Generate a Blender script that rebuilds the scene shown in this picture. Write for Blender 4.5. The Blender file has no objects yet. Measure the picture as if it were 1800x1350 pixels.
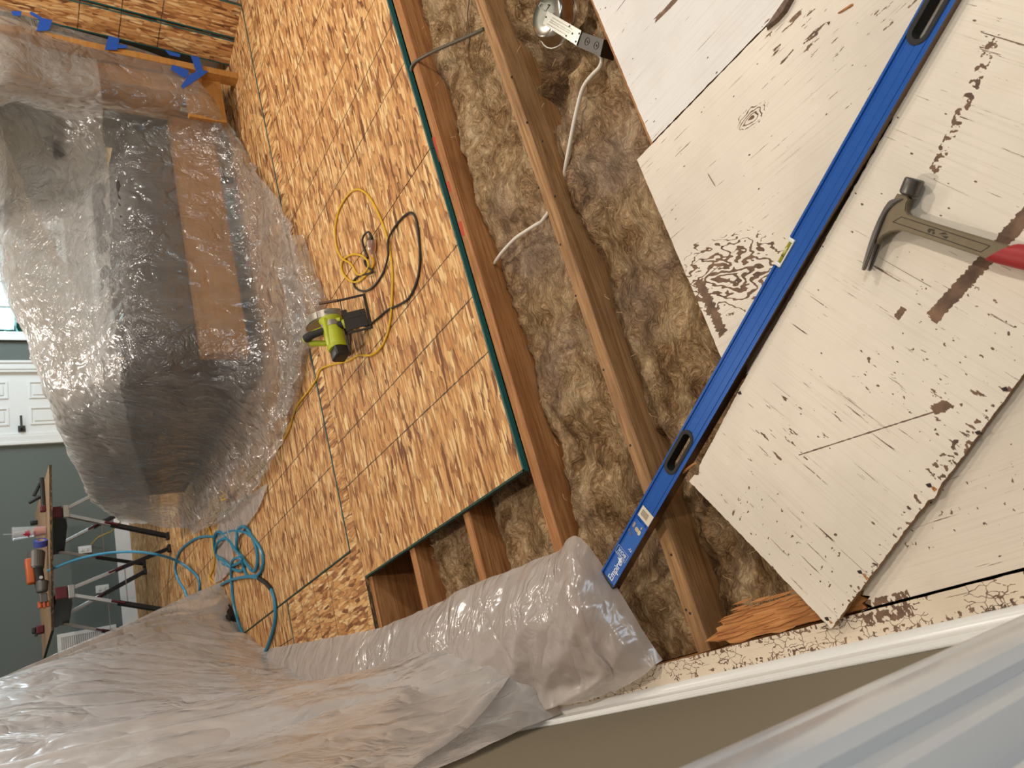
import bpy, bmesh, math, random
from mathutils import Vector, Matrix, noise

# ------------------------------------------------------------------ camera, world, lights, exposure
S = bpy.context.scene
COL = S.collection
random.seed(4)
CAM = Vector((-0.55424642, -1.79112249, 1.35655669))
CR = Vector((-0.26661585, -0.51425004, -0.81514593))   # picture right, in the room
CD = Vector((-0.89918337, 0.43718945, 0.01829346))     # picture down
CF = Vector((0.34696579, 0.73784299, -0.57896672))     # straight ahead
F = 1352.0
cd = bpy.data.cameras.new('camera')
cam = bpy.data.objects.new('camera', cd); COL.objects.link(cam)
cam.matrix_world = Matrix((( CR.x, -CD.x, -CF.x, CAM.x), (CR.y, -CD.y, -CF.y, CAM.y), (CR.z, -CD.z, -CF.z, CAM.z), (0, 0, 0, 1)))
cd.sensor_fit = 'HORIZONTAL'; cd.sensor_width = 36; cd.lens = 36 * F / 1800
cd.clip_start = 0.02; cd.clip_end = 200
cd.dof.use_dof = True; cd.dof.focus_distance = 2.1; cd.dof.aperture_fstop = 8.0
S.camera = cam
S.view_settings.view_transform = 'Standard'; S.view_settings.look = 'None'
S.view_settings.gamma = 1; S.view_settings.use_curve_mapping = False
S.view_settings.exposure = -0.12
S.cycles.max_bounces = 10; S.cycles.transparent_max_bounces = 16
S.cycles.diffuse_bounces = 4; S.cycles.glossy_bounces = 3; S.cycles.transmission_bounces = 6
S.cycles.caustics_reflective = False; S.cycles.caustics_refractive = False
S.cycles.sample_clamp_indirect = 6.0

W = bpy.data.worlds.new('World'); S.world = W; W.use_nodes = True
bg = W.node_tree.nodes['Background']; bg.inputs[0].default_value = (0.42, 0.86, 0.90, 1); bg.inputs[1].default_value = 1.1

def area(name, loc, size, power, col, rot=(0, 0, 0), sizey=None):
    l = bpy.data.lights.new(name, 'AREA'); l.energy = power; l.color = col; l.size = size
    if sizey: l.shape = 'RECTANGLE'; l.size_y = sizey
    else: l.shape = 'DISK'
    o = bpy.data.objects.new(name, l); COL.objects.link(o); o.location = loc; o.rotation_euler = rot
    return o
WARM = (1.0, 0.895, 0.79)
for i, (x, y, p) in enumerate(((2.95, 0.75, 40), (0.25, 0.35, 24), (0.9, -3.0, 26), (2.7, -1.5, 50), (2.0, 3.5, 40), (0.6, 5.4, 5))):
    area('ceiling_lamp', (x, y, 2.58), 0.16, p, WARM)
# cool light: two unseen fills added at far right and rear, and hall daylight
area('side_cool_fill', (6.2, 4.58, 1.5), 2.2, 170, (0.70, 0.87, 1.0), (math.radians(90), 0, math.radians(90)), 1.5)  # added fill, no window in this wall: lifts the far wall and door
area('rear_cool_fill', (1.4, -4.85, 1.5), 1.4, 34, (0.66, 0.82, 1.0), (math.radians(90), 0, 0), 1.2)  # added fill behind the camera: cool sheen on casing and level
area('hall_daylight', (-2.9, .6, 1.7), 0.8, 22, (0.66, 0.8, 1.0), (math.radians(90), 0, math.radians(-90)), 1.2)

# ------------------------------------------------------------------ where a picture point lies on a plane of the room
def ray(px, py):
    return CR * ((px - 900) / F) + CD * ((py - 675) / F) + CF
def gp(px, py, z=0.0):
    d = ray(px, py); return CAM + d * ((z - CAM.z) / d.z)
def gx(px, py, X):
    d = ray(px, py); return CAM + d * ((X - CAM.x) / d.x)
def gy(px, py, Y):
    d = ray(px, py); return CAM + d * ((Y - CAM.y) / d.y)

# ------------------------------------------------------------------ materials
def sr(r, g, b):
    f = lambda c: (c / 255 / 12.92) if c <= 10 else ((c / 255 + .055) / 1.055) ** 2.4
    return (f(r), f(g), f(b), 1)
class NT:
    def __init__(s, name):
        s.m = bpy.data.materials.new(name); s.m.use_nodes = True
        s.t = s.m.node_tree; s.b = s.t.nodes['Principled BSDF']; s.out = s.t.nodes['Material Output']
    def n(s, typ, ins=None, **kw):
        d = s.t.nodes.new(typ)
        for k, v in kw.items(): setattr(d, k, v)
        for k, v in (ins or {}).items():
            if isinstance(v, bpy.types.NodeSocket): s.t.links.new(v, d.inputs[k])
            else: d.inputs[k].default_value = v
        return d
    def link(s, a, b): s.t.links.new(a, b)
    def math(s, op, a, b=0.0, c=None, clamp=False):
        d = s.n('ShaderNodeMath', operation=op, use_clamp=clamp)
        for i, v in enumerate((a, b) if c is None else (a, b, c)):
            if isinstance(v, bpy.types.NodeSocket): s.link(v, d.inputs[i])
            else: d.inputs[i].default_value = v
        return d.outputs[0]
    def mix(s, f, a, b, mode='MIX'):
        d = s.n('ShaderNodeMix', data_type='RGBA', blend_type=mode)
        for i, v in ((0, f), (6, a), (7, b)):
            if isinstance(v, bpy.types.NodeSocket): s.link(v, d.inputs[i])
            else: d.inputs[i].default_value = v
        return d.outputs[2]
    def ramp(s, f, stops, interp='LINEAR'):
        d = s.n('ShaderNodeValToRGB'); s.link(f, d.inputs[0]); r = d.color_ramp; r.interpolation = interp
        while len(r.elements) < len(stops): r.elements.new(0.5)
        for e, (p, c) in zip(r.elements, stops):
            e.position = p; e.color = c if isinstance(c, tuple) else (c, c, c, 1)
        return d.outputs[0]
    def obj(s): return s.n('ShaderNodeTexCoord').outputs['Object']
    def rand(s): return s.n('ShaderNodeObjectInfo').outputs['Random']
    def mapping(s, v, scale=(1, 1, 1), rot=(0, 0, 0), loc=(0, 0, 0)):
        return s.n('ShaderNodeMapping', {'Vector': v, 'Scale': scale, 'Rotation': rot, 'Location': loc}).outputs[0]
    def noise(s, v, scale, detail=3, rough=.55, dist=0.0):
        d = s.n('ShaderNodeTexNoise', {'Vector': v, 'Scale': scale, 'Detail': detail, 'Roughness': rough, 'Distortion': dist}); return d.outputs[0]
    def voro(s, v, scale=1.0, feature='F1', rnd=1.0):
        return s.n('ShaderNodeTexVoronoi', {'Vector': v, 'Scale': scale, 'Randomness': rnd}, feature=feature)
    def sep(s, v):
        return s.n('ShaderNodeSeparateXYZ', {0: v}).outputs
    def bump(s, h, strength=.3, dist=.01):
        d = s.n('ShaderNodeBump', {'Height': h, 'Strength': strength, 'Distance': dist}); s.link(d.outputs[0], s.b.inputs['Normal']); return d.outputs[0]
    def set(s, **kw):
        for k, v in kw.items():
            k = {'col': 'Base Color', 'rough': 'Roughness', 'metal': 'Metallic', 'spec': 'Specular IOR Level', 'coat': 'Coat Weight'}[k]
            if isinstance(v, bpy.types.NodeSocket): s.link(v, s.b.inputs[k])
            else: s.b.inputs[k].default_value = v
        return s.m

def plain(name, col, rough=.5, metal=0.0, var=.12, scale=40):
    """one colour with a little uneven wear"""
    s = NT(name); n = s.noise(s.obj(), scale, 4)
    dark = tuple(c * (1 - var) for c in col[:3]) + (1,)
    s.set(col=s.mix(n, dark, col), rough=rough, metal=metal); s.bump(n, .05, .002)
    return s.m

def mat_osb(turn=0):
    s = NT('osb'); o = s.obj()
    off = s.n('ShaderNodeVectorMath', {0: s.n('ShaderNodeCombineXYZ', {0: s.rand(), 1: s.rand()}).outputs[0], 1: (37.0, 53.0, 0)}, operation='MULTIPLY').outputs[0]
    v0 = s.n('ShaderNodeVectorMath', {0: o, 1: off}, operation='ADD').outputs[0]
    wob = s.n('ShaderNodeTexNoise', {'Vector': v0, 'Scale': 9.0, 'Detail': 2.0})
    wv = s.n('ShaderNodeVectorMath', {0: wob.outputs['Color'], 1: (.5, .5, .5)}, operation='SUBTRACT').outputs[0]
    v0 = s.n('ShaderNodeVectorMath', {0: s.n('ShaderNodeVectorMath', {0: wv, 'Scale': .016}, operation='SCALE').outputs[0], 1: v0}, operation='ADD').outputs[0]
    cols = [(0, sr(96, 56, 34)), (.09, sr(140, 88, 52)), (.22, sr(190, 134, 80)), (.5, sr(206, 154, 96)), (.75, sr(222, 176, 116)), (1, sr(240, 208, 152))]
    col = None; hgt = None
    for i, (ang, su, sv, thr) in enumerate(((6, 9, 30, 0.0), (-38, 10, 34, .42), (36, 10, 32, .48), (-14, 9, 40, .42), (22, 12, 48, .50), (-74, 12, 34, .74), (2, 10, 60, .58), (-24, 16, 90, .66))):
        v = s.mapping(v0, (su, sv, 1), (0, 0, math.radians(ang + turn)), (i * 7.3, i * 3.1, 0))
        vo = s.n('ShaderNodeTexVoronoi', {'Vector': v, 'Scale': 1.0, 'Randomness': 1.0}, voronoi_dimensions='2D', distance='MINKOWSKI'); vo.inputs['Exponent'].default_value = 3.5
        r = s.sep(vo.outputs['Color'])
        g = s.noise(s.mapping(v, (.6, 7, 1)), 1.5, 2)
        tone = s.math('MULTIPLY_ADD', s.math('SUBTRACT', g, .5), .34, r[0], clamp=True)
        c = s.ramp(tone, cols)
        edge = s.math('MULTIPLY', s.math('SUBTRACT', vo.outputs['Distance'], .40), 4.5, clamp=True)
        c = s.mix(s.math('MULTIPLY', edge, .55), c, sr(104, 62, 34))
        m = s.math('GREATER_THAN', r[1], thr)
        h = s.math('MULTIPLY_ADD', r[2], .7, s.math('MULTIPLY', edge, -.6))
        if col is None: col, hgt = c, h
        else:
            col = s.mix(m, col, c); hgt = s.n('ShaderNodeMix', {0: m, 2: hgt, 3: h}).outputs[0]
    dust = s.noise(s.mapping(v0, (3, 3, 3)), 1.0, 3)
    col = s.mix(s.math('MULTIPLY', dust, .12), col, sr(206, 158, 104))
    # the maker's printed guide lines, across and along the panel
    xy = s.sep(o); jit = s.noise(s.mapping(o, (260, 30, 1)), 1.0, 2); lines = None
    for a in (.4064, .6096, .8128):
        d = s.math('ABSOLUTE', s.math('SUBTRACT', xy[0], a))
        l = s.math('LESS_THAN', s.math('ADD', d, s.math('MULTIPLY', s.math('SUBTRACT', jit, .5), .009)), .0026)
        lines = l if lines is None else s.math('MAXIMUM', lines, l)
    col = s.mix(s.math('MULTIPLY', lines, .85), col, sr(38, 40, 34))
    s.bump(hgt, .5, .003)
    s.set(col=col, rough=.62, spec=.35)
    return s.m

def mat_edge(name, col, chip, amount):
    s = NT(name); o = s.obj(); n = s.noise(s.mapping(o, (30, 30, 160)), 1.0, 4)
    s.set(col=s.mix(s.math('GREATER_THAN', n, amount), col, chip), rough=.7); s.bump(n, .5, .004)
    return s.m

def mat_wood(name, dark, mid, light, axis=0, rough=.6, scale=1.0):
    s = NT(name); o = s.obj()
    r = s.math('MULTIPLY', s.rand(), 40.0)
    v = s.n('ShaderNodeVectorMath', {0: o, 1: s.n('ShaderNodeCombineXYZ', {0: r, 1: r, 2: r}).outputs[0]}, operation='ADD').outputs[0]
    sc = [26 * scale] * 3; sc[axis] = 1.2 * scale
    v = s.mapping(v, tuple(sc))
    n1 = s.noise(v, 1.0, 5, .6, 1.2); n2 = s.noise(v, 5.0, 3, .7)
    w = s.math('SINE', s.math('MULTIPLY', n1, 26.0)); w = s.math('MULTIPLY_ADD', w, .10, s.math('MULTIPLY_ADD', n2, .7, .15))
    c = s.ramp(w, [(.18, dark), (.5, mid), (.85, light)])
    stain = s.noise(o, 5.0, 4)
    c = s.mix(s.math('MULTIPLY', s.math('SUBTRACT', stain, .45), 1.4, clamp=True), c, dark)
    s.bump(w, .25, .002); s.set(col=c, rough=rough, spec=.3)
    return s.m

def mat_painted(name, base, wear=.5, ang=0.0, marks=(), crazed=0.0):
    """old white paint on plywood: grain runs along the object's y, turned by ang; marks = bands and swirls of bare wood"""
    s = NT(name); o = s.obj()
    v = s.mapping(o, (1, 1, 1), (0, 0, -ang))
    big = s.noise(v, 2.2, 4); mid = s.noise(v, 11.0, 4)
    c = s.ramp(big, [(.3, tuple(x * .82 for x in base[:3]) + (1,)), (.55, base), (.75, tuple(min(1, x * 1.07) for x in base[:3]) + (1,))])
    c = s.mix(s.math('MULTIPLY', s.math('SUBTRACT', mid, .5), .6, clamp=True), c, sr(206, 186, 156))
    bare = s.ramp(s.noise(v, 30.0, 3), [(.3, sr(92, 74, 62)), (.6, sr(132, 104, 84)), (.8, sr(150, 116, 88))])
    # cracks along the grain
    g = s.noise(s.mapping(v, (150, 5, 1)), 1.0, 5, .6)
    crack = s.math('MULTIPLY', s.math('GREATER_THAN', g, .70 - .035 * wear), s.math('GREATER_THAN', mid, .42))
    # flakes
    fl = s.noise(s.mapping(v, (70, 16, 1)), 1.0, 5, .62)
    zone = s.noise(s.mapping(v, (1, 1, 1), (0, 0, 0), (3.3, 1.7, 0)), 3.4, 3)
    thr = s.math('SUBTRACT', .765 - .035 * wear, s.math('MULTIPLY', s.math('SUBTRACT', zone, .44), .5))
    flake = s.math('GREATER_THAN', fl, thr)
    jit = s.noise(v, 90.0, 3)
    dots = s.voro(s.mapping(v, (1.6, .8, 1)), 40.0); dm = s.math('MULTIPLY', s.math('LESS_THAN', s.math('MULTIPLY_ADD', jit, .30, dots.outputs['Distance']), .23), s.math('GREATER_THAN', s.sep(dots.outputs['Color'])[0], .66 - .06 * wear))
    lines = s.noise(s.mapping(v, (240, 3.0, 1)), 1.0, 4, .65)
    c = s.mix(s.math('MULTIPLY', s.math('SUBTRACT', lines, .5), 1.3, clamp=True), c, sr(196, 180, 154))
    fine = s.math('MULTIPLY', s.math('GREATER_THAN', lines, .70 - .02 * wear), s.math('GREATER_THAN', s.noise(s.mapping(v, (8, 5, 1)), 1.0, 3), .47))
    gone = s.math('MAXIMUM', s.math('MAXIMUM', s.math('MAXIMUM', crack, fine), flake), dm)
    if crazed:
        ed = s.voro(s.n('ShaderNodeVectorMath', {0: s.mapping(v, (1, .6, 1)), 1: s.n('ShaderNodeVectorMath', {0: s.n('ShaderNodeTexNoise', {'Vector': v, 'Scale': 40.0}).outputs['Color'], 'Scale': .02}, operation='SCALE').outputs[0]}, operation='ADD').outputs[0], 70.0, 'DISTANCE_TO_EDGE').outputs['Distance']
        gone = s.math('MAXIMUM', gone, s.math('MULTIPLY', s.math('LESS_THAN', ed, .035), s.math('GREATER_THAN', s.noise(v, 14.0, 3), .62 - crazed)))
    for kind, p, a, length, width, amount in marks:
        # local frame of the mark: x' along it, y' across it
        lv = s.n('ShaderNodeMapping', {'Vector': o, 'Location': (p[0], p[1], 0), 'Rotation': (0, 0, a)}, vector_type='TEXTURE').outputs[0]
        q = s.sep(lv)
        if kind == 'band':
            jag = s.noise(s.mapping(v, (160, 12, 1)), 1.0, 4)
            d = s.math('ADD', s.math('ABSOLUTE', q[1]), s.math('MULTIPLY', s.math('SUBTRACT', jag, .5), width * amount))
            e = s.math('ADD', s.math('ABSOLUTE', q[0]), s.math('MULTIPLY', s.math('SUBTRACT', jag, .5), .03))
            m = s.math('MULTIPLY', s.math('LESS_THAN', d, width), s.math('LESS_THAN', e, length))
        elif kind == 'chips':
            jag = s.noise(s.mapping(lv, (90, 60, 1)), 1.0, 3, .5)
            d = s.math('LESS_THAN', s.math('ABSOLUTE', q[1]), s.math('MULTIPLY', s.math('ADD', jag, .0), width * 1.6))
            m = s.math('MULTIPLY', s.math('MULTIPLY', d, s.math('LESS_THAN', s.math('ABSOLUTE', q[0]), length)), s.math('GREATER_THAN', jag, amount))
        else:
            rr = s.n('ShaderNodeVectorMath', {0: s.mapping(lv, (1 / length, 1 / width, 0))}, operation='LENGTH').outputs['Value']
            wob = s.noise(s.mapping(lv, (9, 22, 1)), 1.0, 3)
            rings = s.math('SINE', s.math('MULTIPLY_ADD', wob, 52.0, s.math('MULTIPLY', rr, 26.0)))
            br = s.noise(lv, 55.0, 3)
            fall = s.math('SUBTRACT', 1.0, rr)
            m = s.math('GREATER_THAN', s.math('MULTIPLY_ADD', fall, .55, s.math('MULTIPLY', s.math('MULTIPLY', rings, br), .75)), amount)
            m = s.math('MULTIPLY', m, s.math('LESS_THAN', rr, 1.0))
        gone = s.math('MAXIMUM', gone, m)
    gone = s.math('MULTIPLY', gone, s.math('GREATER_THAN', s.sep(s.n('ShaderNodeNewGeometry').outputs['Normal'])[2], .3))
    side = s.math('LESS_THAN', s.sep(s.n('ShaderNodeNewGeometry').outputs['Normal'])[2], .3)
    col = s.mix(gone, c, bare)
    ply = s.ramp(s.math('FRACT', s.math('MULTIPLY', s.sep(o)[2], 260.0)), [(.0, sr(150, 112, 74)), (.45, sr(172, 132, 90)), (.5, sr(96, 68, 44)), (.95, sr(120, 86, 56))])
    col = s.mix(side, col, ply)
    h = s.math('MULTIPLY_ADD', gone, -1.0, s.math('MULTIPLY', g, .35))
    s.bump(h, .35, .0025)
    s.set(col=col, rough=s.math('MULTIPLY_ADD', gone, .35, .48), spec=.4)
    return s.m

def mat_insulation():
    s = NT('mineral wool'); o = s.obj()
    d = s.n('ShaderNodeTexNoise', {'Vector': o, 'Scale': 7.0, 'Detail': 3.0}).outputs['Color']
    v = s.n('ShaderNodeVectorMath', {0: o, 1: s.n('ShaderNodeVectorMath', {0: d, 'Scale': .22}, operation='SCALE').outputs[0]}, operation='ADD').outputs[0]
    a = s.noise(s.mapping(v, (1, 1.6, 1)), 8.0, 5, .62); b = s.noise(s.mapping(v, (1.6, 5.0, 2), (0, 0, .5)), 26.0, 4, .65, 1.2); f = s.noise(v, 120.0, 3)
    t = s.math('ADD', s.math('MULTIPLY', a, .62), s.math('MULTIPLY_ADD', b, .38, s.math('MULTIPLY', s.math('SUBTRACT', f, .5), .16)))
    c = s.ramp(t, [(.34, sr(78, 56, 36)), (.43, sr(124, 96, 65)), (.5, sr(157, 128, 93)), (.57, sr(184, 157, 120)), (.68, sr(210, 188, 154))])
    gray = s.noise(o, 3.2, 2)
    c = s.mix(s.math('MULTIPLY', s.math('SUBTRACT', gray, .48), 2.2, clamp=True), c, s.mix(b, sr(118, 98, 86), sr(182, 162, 146)))
    s.bump(s.math('MULTIPLY_ADD', f, .35, b), .9, .012)
    s.set(col=c, rough=.95, spec=.1)
    return s.m

def mat_plastic(name, tint, clear=.6, gloss=.22, crumple=30.0, strength=.5, blur=.3, rough=.2):
    """thin polythene: part see-through, part milky, with sharp creases that catch the light"""
    s = NT(name); o = s.obj()
    d = s.n('ShaderNodeTexNoise', {'Vector': o, 'Scale': 5.0, 'Detail': 2.0}).outputs['Color']
    v = s.n('ShaderNodeVectorMath', {0: o, 1: s.n('ShaderNodeVectorMath', {0: d, 'Scale': .18}, operation='SCALE').outputs[0]}, operation='ADD').outputs[0]
    rid = lambda k, sx: s.math('ABSOLUTE', s.math('SUBTRACT', s.noise(s.mapping(v, (1, sx, .7), (.3, .2, .5)), k, 1, .4), .5))
    soft = s.noise(v, 5.0, 3)
    zone = s.math('MULTIPLY', s.math('SUBTRACT', s.noise(o, 2.6, 2), .40), 4.0, clamp=True)
    fine = s.math('MULTIPLY_ADD', rid(crumple * 1.9, 1.4), .30, s.math('MULTIPLY', rid(crumple * .8, 1.8), .8))
    h = s.math('ADD', s.math('MULTIPLY', rid(crumple * .25, 1.5), 2.0), s.math('MULTIPLY', fine, s.math('MULTIPLY_ADD', zone, .85, .15)))
    nb = s.n('ShaderNodeBump', {'Height': h, 'Strength': strength, 'Distance': .03}).outputs[0]
    s.t.nodes.remove(s.b)
    rf = s.n('ShaderNodeBsdfRefraction', {0: (1, .99, .97, 1), 'IOR': 1.0, 'Roughness': .28, 'Normal': nb})
    tr = s.n('ShaderNodeMixShader', {0: blur, 1: s.n('ShaderNodeBsdfTransparent', {0: (.97, .965, .955, 1)}).outputs[0], 2: rf.outputs[0]})
    di = s.n('ShaderNodeBsdfDiffuse', {0: tint, 'Normal': nb}); tl = s.n('ShaderNodeBsdfTranslucent', {0: tint, 'Normal': nb})
    gl = s.n('ShaderNodeBsdfGlossy', {0: (1, 1, 1, 1), 'Roughness': rough, 'Normal': nb})
    milk = s.n('ShaderNodeMixShader', {0: .45, 1: di.outputs[0], 2: tl.outputs[0]})
    lw = s.n('ShaderNodeLayerWeight', {'Blend': .35}).outputs['Facing']
    haze = s.math('MULTIPLY_ADD', s.math('SUBTRACT', soft, .5), .25, s.math('MULTIPLY_ADD', lw, .42, 1 - clear), clamp=True)
    body = s.n('ShaderNodeMixShader', {0: haze, 1: tr.outputs[0], 2: milk.outputs[0]})
    fr = s.math('MULTIPLY_ADD', s.math('POWER', s.n('ShaderNodeLayerWeight', {'Blend': .5, 'Normal': nb}).outputs['Facing'], 4.0), .9, .045)
    top = s.n('ShaderNodeMixShader', {0: s.math('MULTIPLY_ADD', fr, .8, gloss * .12, clamp=True), 1: body.outputs[0], 2: gl.outputs[0]})
    s.link(top.outputs[0], s.out.inputs[0])
    return s.m

def mat_wall(name, col):
    s = NT(name); o = s.obj(); n = s.noise(o, 160.0, 2); b = s.noise(o, 1.3, 2)
    s.set(col=s.mix(b, tuple(c * .93 for c in col[:3]) + (1,), col), rough=.75, spec=.3); s.bump(n, .08, .002)
    return s.m

OSB = mat_osb(); OSB_TURNED = mat_osb(90)
TEAL = mat_edge('green edge sealer', sr(8, 92, 92), sr(40, 110, 100), .68)
TEAL_DARK = mat_edge('dark green edge sealer', sr(26, 66, 56), sr(58, 84, 62), .62)
SAWN = mat_edge('sawn osb edge', sr(70, 64, 48), sr(150, 118, 76), .56)
JOIST = mat_wood('fir joist', sr(124, 78, 44), sr(172, 118, 70), sr(206, 156, 104))
JOIST_GREY = mat_wood('weathered joist', sr(104, 74, 44), sr(160, 120, 78), sr(196, 154, 106))
FRESH = mat_wood('torn plywood', sr(120, 68, 32), sr(196, 132, 74), sr(222, 168, 108), axis=1, scale=2.2)
TAN = mat_wood('tan wood', sr(150, 102, 50), sr(184, 132, 70), sr(198, 148, 86), scale=.5)
WOOL = mat_insulation()
WHITE = plain('white gloss paint', sr(236, 236, 232), .28, 0, .05, 6)
CASING = plain('white casing paint greyed for shade', sr(196, 200, 204), .22, 0, .05, 6)  # trim white greyed: the shade close to the camera is put into the colour
OLIVE = mat_wall('grey green wall paint', sr(104, 112, 107))
OLIVE2 = mat_wall('stair wall paint', sr(128, 119, 99))
CEIL = mat_wall('ceiling paint', sr(238, 234, 226))
BLACKP = plain('black plastic', sr(30, 29, 28), .45)
RUBBER = plain('black rubber', sr(36, 34, 32), .7)
STEEL = plain('bare steel', sr(150, 148, 142), .35, .9, .3, 60)
GALV = plain('galvanised sheet', sr(190, 188, 180), .32, .95, .25, 25)
DARKSTEEL = plain('dark steel', sr(88, 84, 80), .42, .85, .35, 50)

# ------------------------------------------------------------------ mesh helpers
def obj(name, bm, mat, parent=None, world=False, smooth=False):
    """link a bmesh as ONE object; world=True: the verts are in room coordinates and are moved into the parent's frame"""
    me = bpy.data.meshes.new(name)
    if world and parent is not None:
        m, p = Matrix.Identity(4), parent
        while p is not None: m = p.matrix_basis @ m; p = p.parent
        bmesh.ops.transform(bm, matrix=m.inverted(), verts=bm.verts)
    bm.normal_update(); bm.to_mesh(me); bm.free()
    o = bpy.data.objects.new(name, me); COL.objects.link(o)
    for m in (mat if isinstance(mat, (list, tuple)) else [mat]): me.materials.append(m)
    if smooth:
        for p in me.polygons: p.use_smooth = True
        if smooth != 'all':
            me.set_sharp_from_angle(angle=math.radians(smooth if smooth is not True else 40))
    if parent is not None: o.parent = parent
    return o
def tag(o, label=None, cat=None, group=None, kind=None):
    if label: o['label'] = label
    if cat: o['category'] = cat
    if group: o['group'] = group
    if kind: o['kind'] = kind
    return o
def thing(name, label, cat, loc=(0, 0, 0), rot=(0, 0, 0), group=None, kind=None):
    o = bpy.data.objects.new(name, None); COL.objects.link(o)
    o.empty_display_size = .05
    o.matrix_basis = Matrix.Translation(Vector(loc)) @ Matrix.Rotation(rot[2], 4, 'Z') @ Matrix.Rotation(rot[1], 4, 'Y') @ Matrix.Rotation(rot[0], 4, 'X')
    return tag(o, label, cat, group, kind)
def BM(): return bmesh.new()
def box(bm, c, s, rot=None, bev=0.0, seg=2):
    r = bmesh.ops.create_cube(bm, size=1.0)
    vs = r['verts']
    m = Matrix.Translation(Vector(c)) @ (rot if rot is not None else Matrix.Identity(4)) @ Matrix.Diagonal((s[0], s[1], s[2], 1))
    bmesh.ops.transform(bm, matrix=m, verts=vs)
    if bev > 0:
        es = list({e for v in vs for e in v.link_edges})
        bmesh.ops.bevel(bm, geom=es, offset=bev, segments=seg, affect='EDGES', profile=.5)
    return bm
def box2(bm, a, b, bev=0.0):
    return box(bm, [(p + q) / 2 for p, q in zip(a, b)], [abs(q - p) for p, q in zip(a, b)], None, bev)
def beam(bm, a, b, w, h, bev=0.0, up=(0, 0, 1)):
    """square bar from a to b, w wide, h deep"""
    a, b = Vector(a), Vector(b); d = (b - a); L = d.length; d.normalize()
    u = Vector(up); 
    if abs(d.dot(u)) > .98: u = Vector((0, 1, 0))
    x = d.cross(u).normalized(); z = x.cross(d).normalized()
    rot = Matrix((x, d, z)).transposed().to_4x4()
    return box(bm, (a + b) / 2, (w, L, h), rot, bev)
def prism(bm, pts, z0, z1, bev=0.0):
    """outline in x, y pulled up from z0 to z1"""
    lo = [bm.verts.new((p[0], p[1], z0)) for p in pts]; hi = [bm.verts.new((p[0], p[1], z1)) for p in pts]
    n = len(pts); fs = [bm.faces.new(lo[::-1]), bm.faces.new(hi)]
    for i in range(n): fs.append(bm.faces.new((lo[i], lo[(i + 1) % n], hi[(i + 1) % n], hi[i])))
    bmesh.ops.recalc_face_normals(bm, faces=fs)
    if bev > 0:
        bmesh.ops.bevel(bm, geom=list({e for f in fs[:2] for e in f.edges}), offset=bev, segments=2, affect='EDGES')
    return fs
def spline(pts, n=8, closed=False):
    P = [Vector(p) for p in pts]; out = []; N = len(P)
    for i in range(N if closed else N - 1):
        g = lambda k: P[k % N] if closed else P[min(max(k, 0), N - 1)]
        p0, p1, p2, p3 = g(i - 1), g(i), g(i + 1), g(i + 2)
        for k in range(n):
            t = k / n; t2 = t * t; t3 = t2 * t
            out.append(.5 * ((2 * p1) + (p2 - p0) * t + (2 * p0 - 5 * p1 + 4 * p2 - p3) * t2 + (3 * p1 - p0 - 3 * p2 + p3) * t3))
    if not closed: out.append(P[-1].copy())
    return out
def tube(bm, pts, r, seg=8, caps=True, closed=False):
    """round tube along a path; r a number or one per point"""
    P = [Vector(p) for p in pts]; N = len(P); rings = []; x = None
    for i, p in enumerate(P):
        d = (P[(i + 1) % N] - P[i - 1]) if closed else (P[min(i + 1, N - 1)] - P[max(i - 1, 0)])
        d.normalize()
        if x is None: x = d.orthogonal().normalized()
        else:
            x = (x - d * x.dot(d))
            x = x.normalized() if x.length > 1e-6 else d.orthogonal().normalized()
        y = d.cross(x); rr = r if not isinstance(r, (list, tuple)) else r[i]
        rings.append([bm.verts.new(p + (x * math.cos(2 * math.pi * k / seg) + y * math.sin(2 * math.pi * k / seg)) * rr) for k in range(seg)])
    for i in range(N if closed else N - 1):
        a, b = rings[i], rings[(i + 1) % N]
        for k in range(seg): bm.faces.new((a[k], a[(k + 1) % seg], b[(k + 1) % seg], b[k]))
    if caps and not closed:
        bm.faces.new(rings[0][::-1]); bm.faces.new(rings[-1])
    return bm
def lathe(bm, prof, seg=32, m=None, capped=True):
    """profile of (radius, height) turned about z"""
    rings = []; vs = []
    for r, z in prof:
        ring = [bm.verts.new((r * math.cos(2 * math.pi * k / seg), r * math.sin(2 * math.pi * k / seg), z)) for k in range(seg)]
        rings.append(ring); vs += ring
    for a, b in zip(rings, rings[1:]):
        for k in range(seg): bm.faces.new((a[k], a[(k + 1) % seg], b[(k + 1) % seg], b[k]))
    if capped:
        bm.faces.new(rings[0][::-1]); bm.faces.new(rings[-1])
    if m is not None: bmesh.ops.transform(bm, matrix=m, verts=vs)
    return bm
def cyl(bm, a, b, r, seg=20, r2=None):
    a, b = Vector(a), Vector(b)
    return tube(bm, [a, b], [r, r if r2 is None else r2], seg)
def frame_m(origin, x, y, z):
    return Matrix(((x[0], y[0], z[0], origin[0]), (x[1], y[1], z[1], origin[1]), (x[2], y[2], z[2], origin[2]), (0, 0, 0, 1)))
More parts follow.
